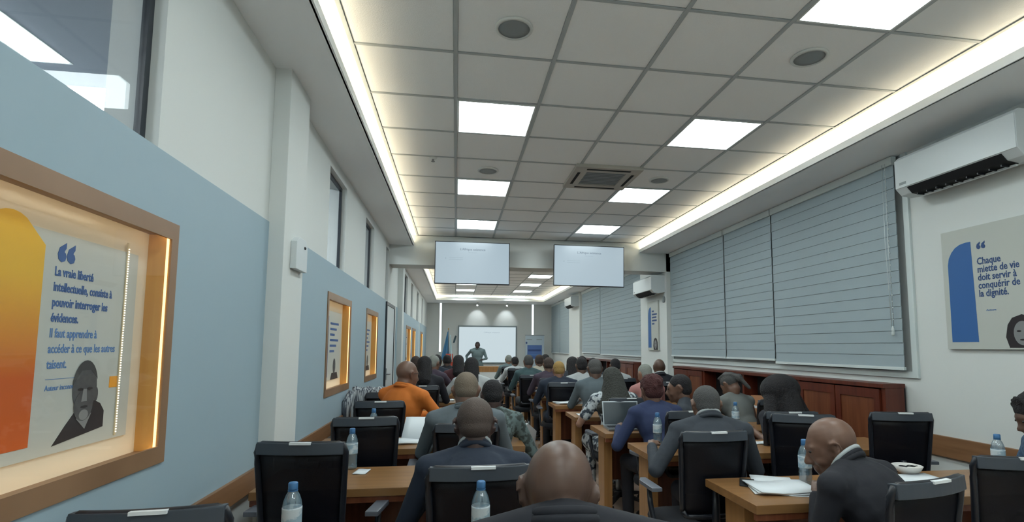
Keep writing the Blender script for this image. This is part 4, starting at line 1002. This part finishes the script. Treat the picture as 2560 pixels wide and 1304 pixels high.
# --- blinds side of the aisle
sit(1.725, 2.24, 1.125, 24, 'brown', 'black', None, 'bald man in a black suit bent over white papers, seen from the side', None, 1.0, hyaw=38, hpitch=-20, nd=0.05, nf=0.04, voxel=0.009, hvox=0.007, girth=1.15, hk=1.10, coll='shirt', shw=0.215, armL=(-0.10, 0.40, 0.80), armR=(0.16, 0.36, 0.80))
sit(1.60, 3.20, 1.205, -8, 'brown', 'charcoal', 'pepper', 'man with short greying hair in a charcoal suit, elbow on the desk end', None, voxel=0.009, hair='thin', girth=1.15, hk=1.06, coll='shirt', shw=0.205, armL=(-0.34, 0.30, 0.82), hpitch=-10, nd=0.03, nf=0.02)
sit(1.585, 4.12, 1.215, 10, 'brown', 'blue', 'red', 'woman with dark red curly hair in a navy jacket', 'black chair behind the woman with dark red curly hair', 1.0, voxel=0.011, hair='curly', girth=1.05, armL=(-0.22, 0.38, 0.80), hpitch=-10, chair_off=0.02)
sit(1.90, 4.30, 1.215, 55, 'brown', 'charcoal', 'black', 'person with black hair looking sideways, between the red-haired woman and the greying man', None, voxel=0.011, hair='short', hyaw=10, hpitch=-6, girth=0.9)
sit(2.68, 4.10, 1.20, 12, 'brown', 'black', 'black', 'woman with a large mass of black braided hair in a black top', None, 1.0, voxel=0.011, hair='big', sleeves='short', girth=1.0, armL=(-0.30, 0.30, 0.80), hk=1.12)
sit(2.79, 5.05, 1.19, 15, 'brown', 'taupe', 'pepper', 'woman with braided grey-black hair bowing her head', 'black chair behind the woman with the bowed braided head', 0.98, voxel=0.011, hair='braids', hpitch=-34, hyaw=12, girth=0.95, sleeves='none')
sit(1.52, 4.98, 1.245, 4, 'mid', 'floral', 'olive', 'woman with long olive-black hair in a black and white patterned dress', 'black chair behind the woman in the patterned dress', 1.0, voxel=0.011, hair='veil', sleeves='short', girth=1.05, armL=(-0.22, 0.34, 0.84), trousers='floral', skirt=True, chair_off=0.0)
sit(1.64, 6.05, 1.305, -6, 'dark', 'slate', 'pepper', 'man with short dark grey hair in a slate jacket, beyond the patterned dress', None, voxel=0.014, hair='short', girth=1.12, hk=1.04)
sit(2.24, 6.02, 1.245, 16, 'mid', 'pink', 'grey', 'person with short white-grey hair in a dusty pink shirt', None, voxel=0.014, hair='short', girth=1.0, hpitch=-14)
sit(2.82, 7.0, 1.29, -4, 'dark', 'black', None, 'bald man in a black suit near the far poster pillar', 'black chair with a white tag behind the bald man near the pillar', 1.0, voxel=0.014, girth=1.1, coll='shirt', hpitch=-2)
sit(1.39, 7.0, 1.25, -3, 'mid', 'navy', 'blond', 'person with short blond hair in a navy jacket at the aisle', 'black chair with a pale top edge behind the blond person', 1.0, voxel=0.014, hair='short', girth=1.25, shw=0.215)
sit(1.72, 7.05, 1.30, 0, 'dark', 'white', 'black', 'man with black hair in a white shirt beside the blond person', None, voxel=0.015, hair='short', girth=1.0)
sit(1.79, 7.95, 1.295, 0, 'brown', 'charcoal', 'black', 'woman with long black hair beyond the man in the white shirt', None, voxel=0.015, hair='long')
sit(1.41, 7.9, 1.285, 0, 'brown', 'purple', 'brown', 'man with brown hair in a plum shirt beyond the blond person', 'black chair behind the man in the plum shirt', 1.0, voxel=0.015, hair='short', girth=1.1)
sit(3.16, 2.46, 1.20, 62, 'dark', 'denim', 'black', 'person with black hair and blue checked shirt at the right edge of the picture', None, voxel=0.011, hair='curly', hpitch=-24, hyaw=6)
# --- farther rows, from two shared figures
dm = body(1.25, voxel=0.016, hair='short'); dw = body(1.25, voxel=0.016, hair='long', girth=0.95)
def far(hx_, hy_, ztop, d, skin, top, hairc, label, ch=True, rz=0):
    x, y = seat_at(hx_, hy_, rz, 0.23)
    person(x, y, rz, d, skin, top, hairc, label, scale=(1, 1, ztop/1.25))
    if ch: chair(x, y, rz, 'black chair under the '+label[:1].lower()+label[1:], 1.0, 'black chairs in the farther rows')
far(1.225, 8.9, 1.31, dm, 'brown', 'green', 'pepper', 'man in a dark green shirt at the aisle')
far(1.57, 9.9, 1.30, dm, 'brown', 'cream', 'brown', 'man in a cream shirt next to the cabinet rows')
far(1.30, 11.6, 1.23, dm, 'dark', 'white', 'black', 'dark-haired person in a white shirt with dark straps')
far(1.26, 12.6, 1.25, dm, 'mid', 'khaki', 'grey', 'grey-haired person in a pale shirt farthest up the aisle')
far(1.86, 10.9, 1.29, dw, 'dark', 'purple', 'black', 'long-haired woman in plum far up the blinds side')
far(2.35, 8.9, 1.26, dm, 'dark', 'charcoal', 'black', 'man in charcoal beside the pillar row')
far(2.40, 9.9, 1.27, dw, 'brown', 'black', 'black', 'woman in black near the far cabinet')
far(2.45, 7.95, 1.27, dm, 'dark', 'white', 'black', 'man in white before the far cabinet')
far(-0.32, 9.6, 1.30, dm, 'dark', 'navy', 'black', 'man in navy far up the window side')
far(-0.62, 8.6, 1.29, dm, 'brown', 'black', 'brown', 'man in black beside the left far wall', False)
far(-0.16, 10.6, 1.28, dm, 'dark', 'black', 'black', 'dark figure below the flag')
# speaker
ds = body(1.62, standing=True, hpitch=0, voxel=0.014, armL=(-0.20, 0.26, 1.02), armR=(0.34, 0.02, 0.93), hair='short', girth=1.2, shw=0.21, coll='jacket')
person(0.74, 17.9, 180-8, ds, 'deep', 'khaki', 'black', 'standing speaker in a grey-green suit before the white board', 'khaki', group='speaker at the front')

# ------------------------------------------------------------------ empty chairs
chair(-0.625, 2.71, -7, 'empty black chair with a white tag beside the blue wall, behind the nearest water bottle', 1.035)
chair(-0.545, 3.62, 2, 'empty black chair behind the water bottle standing on the bare desk', 1.02)
chair(-0.60, 4.62, 2, 'empty black chair in front of the smaller bottle, third from the camera', 1.015)
chair(-0.65, 5.42, 3, 'empty black chair hidden partly by the man in orange', 1.015)
chair(-0.83, 1.87, 4, 'top of a black chair with a white tag at the bottom left corner', 1.01)
chair(2.30, 3.34, -20, 'empty black chair turned sideways behind the bald man with papers', 1.03)
chair(2.97, 3.33, -14, 'empty black chair with a white tag before the dark cabinet doors', 1.035)
chair(2.44, 2.17, -14, 'empty black chair with a white tag at the bottom right corner', 1.0)
chair(1.56, 1.88, 14, 'black chair with a white tag close behind the bald man in the black suit', 1.005)
chair(1.40, 2.97, 0, 'black chair with a white tag behind the man in the charcoal suit', 1.0)
chair(2.42, 3.72, -8, 'black chair with a white tag behind the woman with the large black hair', 1.0)
chair(0.30, 1.02, -4, 'black chair under the closest bald man', 0.90)

# ------------------------------------------------------------------ bottles
water_m = glassy('bottle_plastic', rgb(120, 150, 166), 0.42, 0.16, 0.08)
cap_m = mat('blue_cap', rgb(62, 112, 160), 0.4)
lab_m = mat('bottle_label', rgb(150, 176, 192), 0.5, noise=((24, 24, 40), 0.04, rgb(196, 208, 214)))
bt = thing('water_bottle', 'x', 'bottle', (0, 0, 0), 0, 'plastic water bottles')
obj('bottle_body', MB().lathe([(0.026, 0), (0.031, 0.006), (0.032, 0.02), (0.029, 0.03), (0.032, 0.04), (0.029, 0.05), (0.032, 0.06), (0.0295, 0.07), (0.0315, 0.08), (0.0315, 0.15), (0.029, 0.165), (0.022, 0.185), (0.013, 0.200), (0.0125, 0.206)], 20), water_m, bt, 0, True)
obj('label', MB().lathe([(0.0322, 0.085), (0.0324, 0.09), (0.0324, 0.14), (0.0322, 0.145)], 20), lab_m, bt, 0, True)
obj('cap', MB().lathe([(0.0155, 0.203), (0.0158, 0.206), (0.0155, 0.224), (0.013, 0.227)], 16), cap_m, bt, 0, True)
obj('neck_ring', MB().lathe([(0.0165, 0.198), (0.0165, 0.202)], 16), cap_m, bt)
bts = [(-0.545, 1.95, 'water bottle nearest the camera by the blue wall, before the empty chair', 1.0), (0.097, 1.88, 'water bottle in front of the tagged chair of the man in navy', 1.0), (-0.575, 3.16, 'water bottle standing by a white card on the bare desk', 1.0),
       (-0.60, 4.12, 'water bottle whose cap shows above the third empty chair', 1.0), (1.79, 2.50, 'water bottle before the face of the bald man with papers', 1.02), (1.45, 3.64, 'water bottle beside the arm of the man in charcoal', 1.0),
       (2.42, 4.28, 'water bottle behind the shoulder of the man in charcoal', 1.0), (2.98, 2.52, 'water bottle near the wooden wall rail at the right', 1.0), (1.30, 8.42, 'tiny water bottle beyond the man in navy at the aisle end', 1.0), (2.02, 4.38, 'small water bottle between the red-haired woman and her neighbour', 1.0)]
for n, (x, y, lb, s) in enumerate(bts):
    if n == 0: bt.location = (x, y, 0.755); bt['label'] = lb
    else: dup(bt, (x, y, 0.755), random.uniform(0, 6), lb)

# ------------------------------------------------------------------ papers and small things
def sheet(x, y, w_, h_, rz, label, m=paper_m, name='paper', z=0.755, th=0.004, n=1, cat='paper'):
    t = thing(name, label, cat, (x, y, z), D(rz), 'papers on the desks')
    for q in range(n):
        mb = MB(); rs = []
        for k in range(7):
            u = -w_/2+w_*k/6; zz = 0.004*math.sin(k*1.1+q)*(0.3 if n == 1 else 1)+0.002+q*0.006
            rs.append([V(u, -h_/2, zz), V(u, h_/2, zz+0.002), V(u, h_/2, zz+0.002+th), V(u, -h_/2, zz+th)])
        obj('sheet', mb.rings(rs), m, t, rot=(0, 0, D(6*q)), smooth=True)
    return t
sheet(1.60, 2.42, 0.30, 0.22, -18, 'open white papers before the bald man in black', n=3)
sheet(1.66, 2.60, 0.20, 0.13, -25, 'smaller white sheet beyond the open papers of the bald man', n=1)
sheet(2.42, 2.50, 0.26, 0.18, -12, 'white paper beside the white bowl', n=2)
sheet(2.22, 3.60, 0.12, 0.08, 8, 'small white card on the desk next to the blue folder')
sheet(2.30, 4.30, 0.16, 0.12, 10, 'white sheet near the arm of the woman with large black hair')
sheet(-0.25, 4.30+0.0, 0.01, 0.01, 0, 'x') if False else None
sheet(-0.26, 3.98, 0.30, 0.20, 6, 'white papers flat on the desk beside the grey-jacketed man', n=2)
t = sheet(-0.26, 4.10, 0.28, 0.22, -4, 'upright white booklet leaning on the desk beside the grey-jacketed man'); t.rotation_euler = (D(38), 0, D(-6)); t.location = (-0.24, 4.13, 0.83)
sheet(-0.50, 3.06, 0.07, 0.10, -8, 'small cream card at the foot of the bottle on the bare desk')
sheet(0.0, 4.88, 0.24, 0.20, -12, 'white papers under the hands of the man in orange', n=2)
sheet(-0.16, 6.88, 0.30, 0.14, 2, 'white papers at the desk before the white blouse', n=2)
sheet(1.40, 6.42, 0.34, 0.20, 8, 'crumpled white papers at the aisle end of a middle desk', n=3)
sheet(1.30, 8.25, 0.16, 0.16, 20, 'crumpled white tissue by the tiny bottle')
sheet(1.29, 5.30, 0.07, 0.16, 0, 'folded white paper under the elbow of the patterned dress')
t = thing('folder', 'blue folder standing open on the desk by the sideways chair', 'folder', (2.36, 3.52, 0.755), D(24))
obj('cover', MB().prism([(-0.12, 0), (0.12, 0), (0.10, 0.07), (-0.02, 0.075)], flatT((0, 0, 0), ROT_F), 0.006), mat('folder_blue', rgb(48, 92, 160), 0.5), t); obj('pages', B(-0.12, 0.11, -0.07, 0.0, 0, 0.006), paper_m, t)
t = thing('smartphone', 'black smartphone beside the open papers of the bald man', 'phone', (1.50, 2.56, 0.755), D(-30))
obj('body', B(-0.036, 0.036, -0.075, 0.075, 0, 0.008), dark_plastic, t, 0.003); obj('screen', B(-0.033, 0.033, -0.07, 0.07, 0.008, 0.0086), black_hole, t)
# bowl with glasses
t = thing('bowl', 'white china bowl on the desk corner near the black chairs', 'bowl', (2.50, 2.62, 0.755))
obj('shell', MB().lathe([(0.03, 0), (0.034, 0.006), (0.060, 0.022), (0.075, 0.050), (0.072, 0.051), (0.055, 0.024), (0.02, 0.010)], 28), mat('china', rgb(214, 212, 208), 0.25), t, 0, True)
t = thing('eyeglasses', 'dark folded glasses lying in the white bowl', 'glasses', (2.50, 2.62, 0.80))
gm = MB()
for s in (-1, 1): gm.torus((s*0.026, 0, 0.0), 0.019, 0.0022, None, 16, 6)
gm.tube([(-0.045, 0, 0.002), (-0.02, -0.03, 0.006), (0.03, -0.035, 0.008)], 0.0022, 6).tube([(-0.008, 0, 0.001), (0.008, 0, 0.001)], 0.002, 6)
obj('frame', gm, dark_plastic, t, 0, True)
# striped jacket over the back of an empty chair
t = thing('draped_jacket', 'striped white and grey jacket hanging over the chair by the display boxes', 'jacket', (-0.80, 5.20, 0))
dj = MB(); rs = []
for k in range(10):
    u = -0.16+0.32*k/9; wv = 0.012*math.sin(k*1.9)
    rs.append([V(u, -0.045+wv, 0.62), V(u, -0.050+wv, 0.85), V(u, -0.035+wv, 1.03), V(u, 0.0, 1.065+wv*0.6), V(u, 0.04+wv, 1.03), V(u, 0.05+wv, 0.80), V(u, 0.035+wv, 0.80), V(u, 0.022, 1.02), V(u, 0.0, 1.045), V(u, -0.020, 1.02), V(u, -0.034+wv, 0.85), V(u, -0.030+wv, 0.62)])
obj('cloth', dj.rings(rs), mat('striped_cloth', rgb(176, 184, 190), 0.85, noise=((70, 70, 2), 0.04, rgb(70, 78, 90))), t, 0, True)
obj('sleeve', MB().tube([(-0.16, 0, 1.02), (-0.20, -0.03, 0.92), (-0.21, -0.03, 0.72)], [0.04, 0.045, 0.035], 10), MATS['striped_cloth'], t, 0, True)
# laptop
t = thing('laptop', 'open silver laptop on the aisle desk before the empty chair back', 'laptop', (1.44, 4.36, 0.755), D(-4))
obj('base', B(-0.16, 0.16, -0.11, 0.11, 0, 0.016), metal_m, t, 0.003)
sc = obj('lid', B(-0.16, 0.16, -0.004, 0.004, 0, 0.21), mat('laptop_lid', rgb(170, 178, 184), 0.35, metal=0.3), t, 0.003, loc=(0, 0.11, 0.016), rot=(D(-14), 0, 0))
obj('screen', B(-0.15, 0.15, -0.0046, -0.004, 0.008, 0.20), mat('laptop_screen', rgb(58, 68, 74), 0.3), sc)
kb = MB()
for a in range(12):
    for b in range(4): kb.box(-0.135+a*0.0228, -0.117+a*0.0228, 0.0+b*0.022, 0.018+b*0.022, 0.016, 0.018)
obj('keyboard', kb, dark_plastic, t)
# napkin at the lower edge
sheet(-0.17, 1.90, 0.10, 0.07, 10, 'white crumpled napkin at the bottom edge near the shaven man', n=2)
# bags in the aisle
def bag(x, y, rz, label, m, s=1.0, hm=None):
    t = thing('bag', label, 'bag', (x, y, 0), D(rz), 'bags in the aisle'); t.scale = (s, s, s)
    mb = MB(); rs = []
    for f, z in ((0.85, 0), (1.0, 0.03), (1.0, 0.14), (0.86, 0.22), (0.6, 0.26)):
        rs.append([V(0.16*f*math.copysign(abs(math.cos(a))**0.6, math.cos(a)), 0.09*f*math.copysign(abs(math.sin(a))**0.6, math.sin(a)), z) for a in [2*PI*k/20 for k in range(20)]])
    obj('bag_body', mb.rings(rs), m, t, 0, True)
    obj('strap', MB().tube([(-0.10, 0, 0.22), (-0.08, 0, 0.34), (0, 0, 0.39), (0.08, 0, 0.34), (0.10, 0, 0.22)], 0.009, 8), hm or m, t, 0, True)
    return t
bag(0.66, 4.35, 30, 'shiny black handbag beside the young man in the mottled shirt', mat('black_leather', rgb(20, 22, 26), 0.2), 1.15)
t = thing('paper_bag', 'white paper bag lying in the aisle by the far desks', 'bag', (1.02, 7.75, 0), D(20))
obj('bag_body', MB().prism([(-0.15, 0), (0.13, 0), (0.16, 0.22), (0.02, 0.34), (-0.12, 0.26)], flatT((0, 0, 0), ROT_F), 0.10), paper_m, t, 0.008)
obj('handle', MB().tube([(-0.04, -0.05, 0.28), (0.0, -0.05, 0.38), (0.05, -0.05, 0.30)], 0.004, 6), paper_m, t)
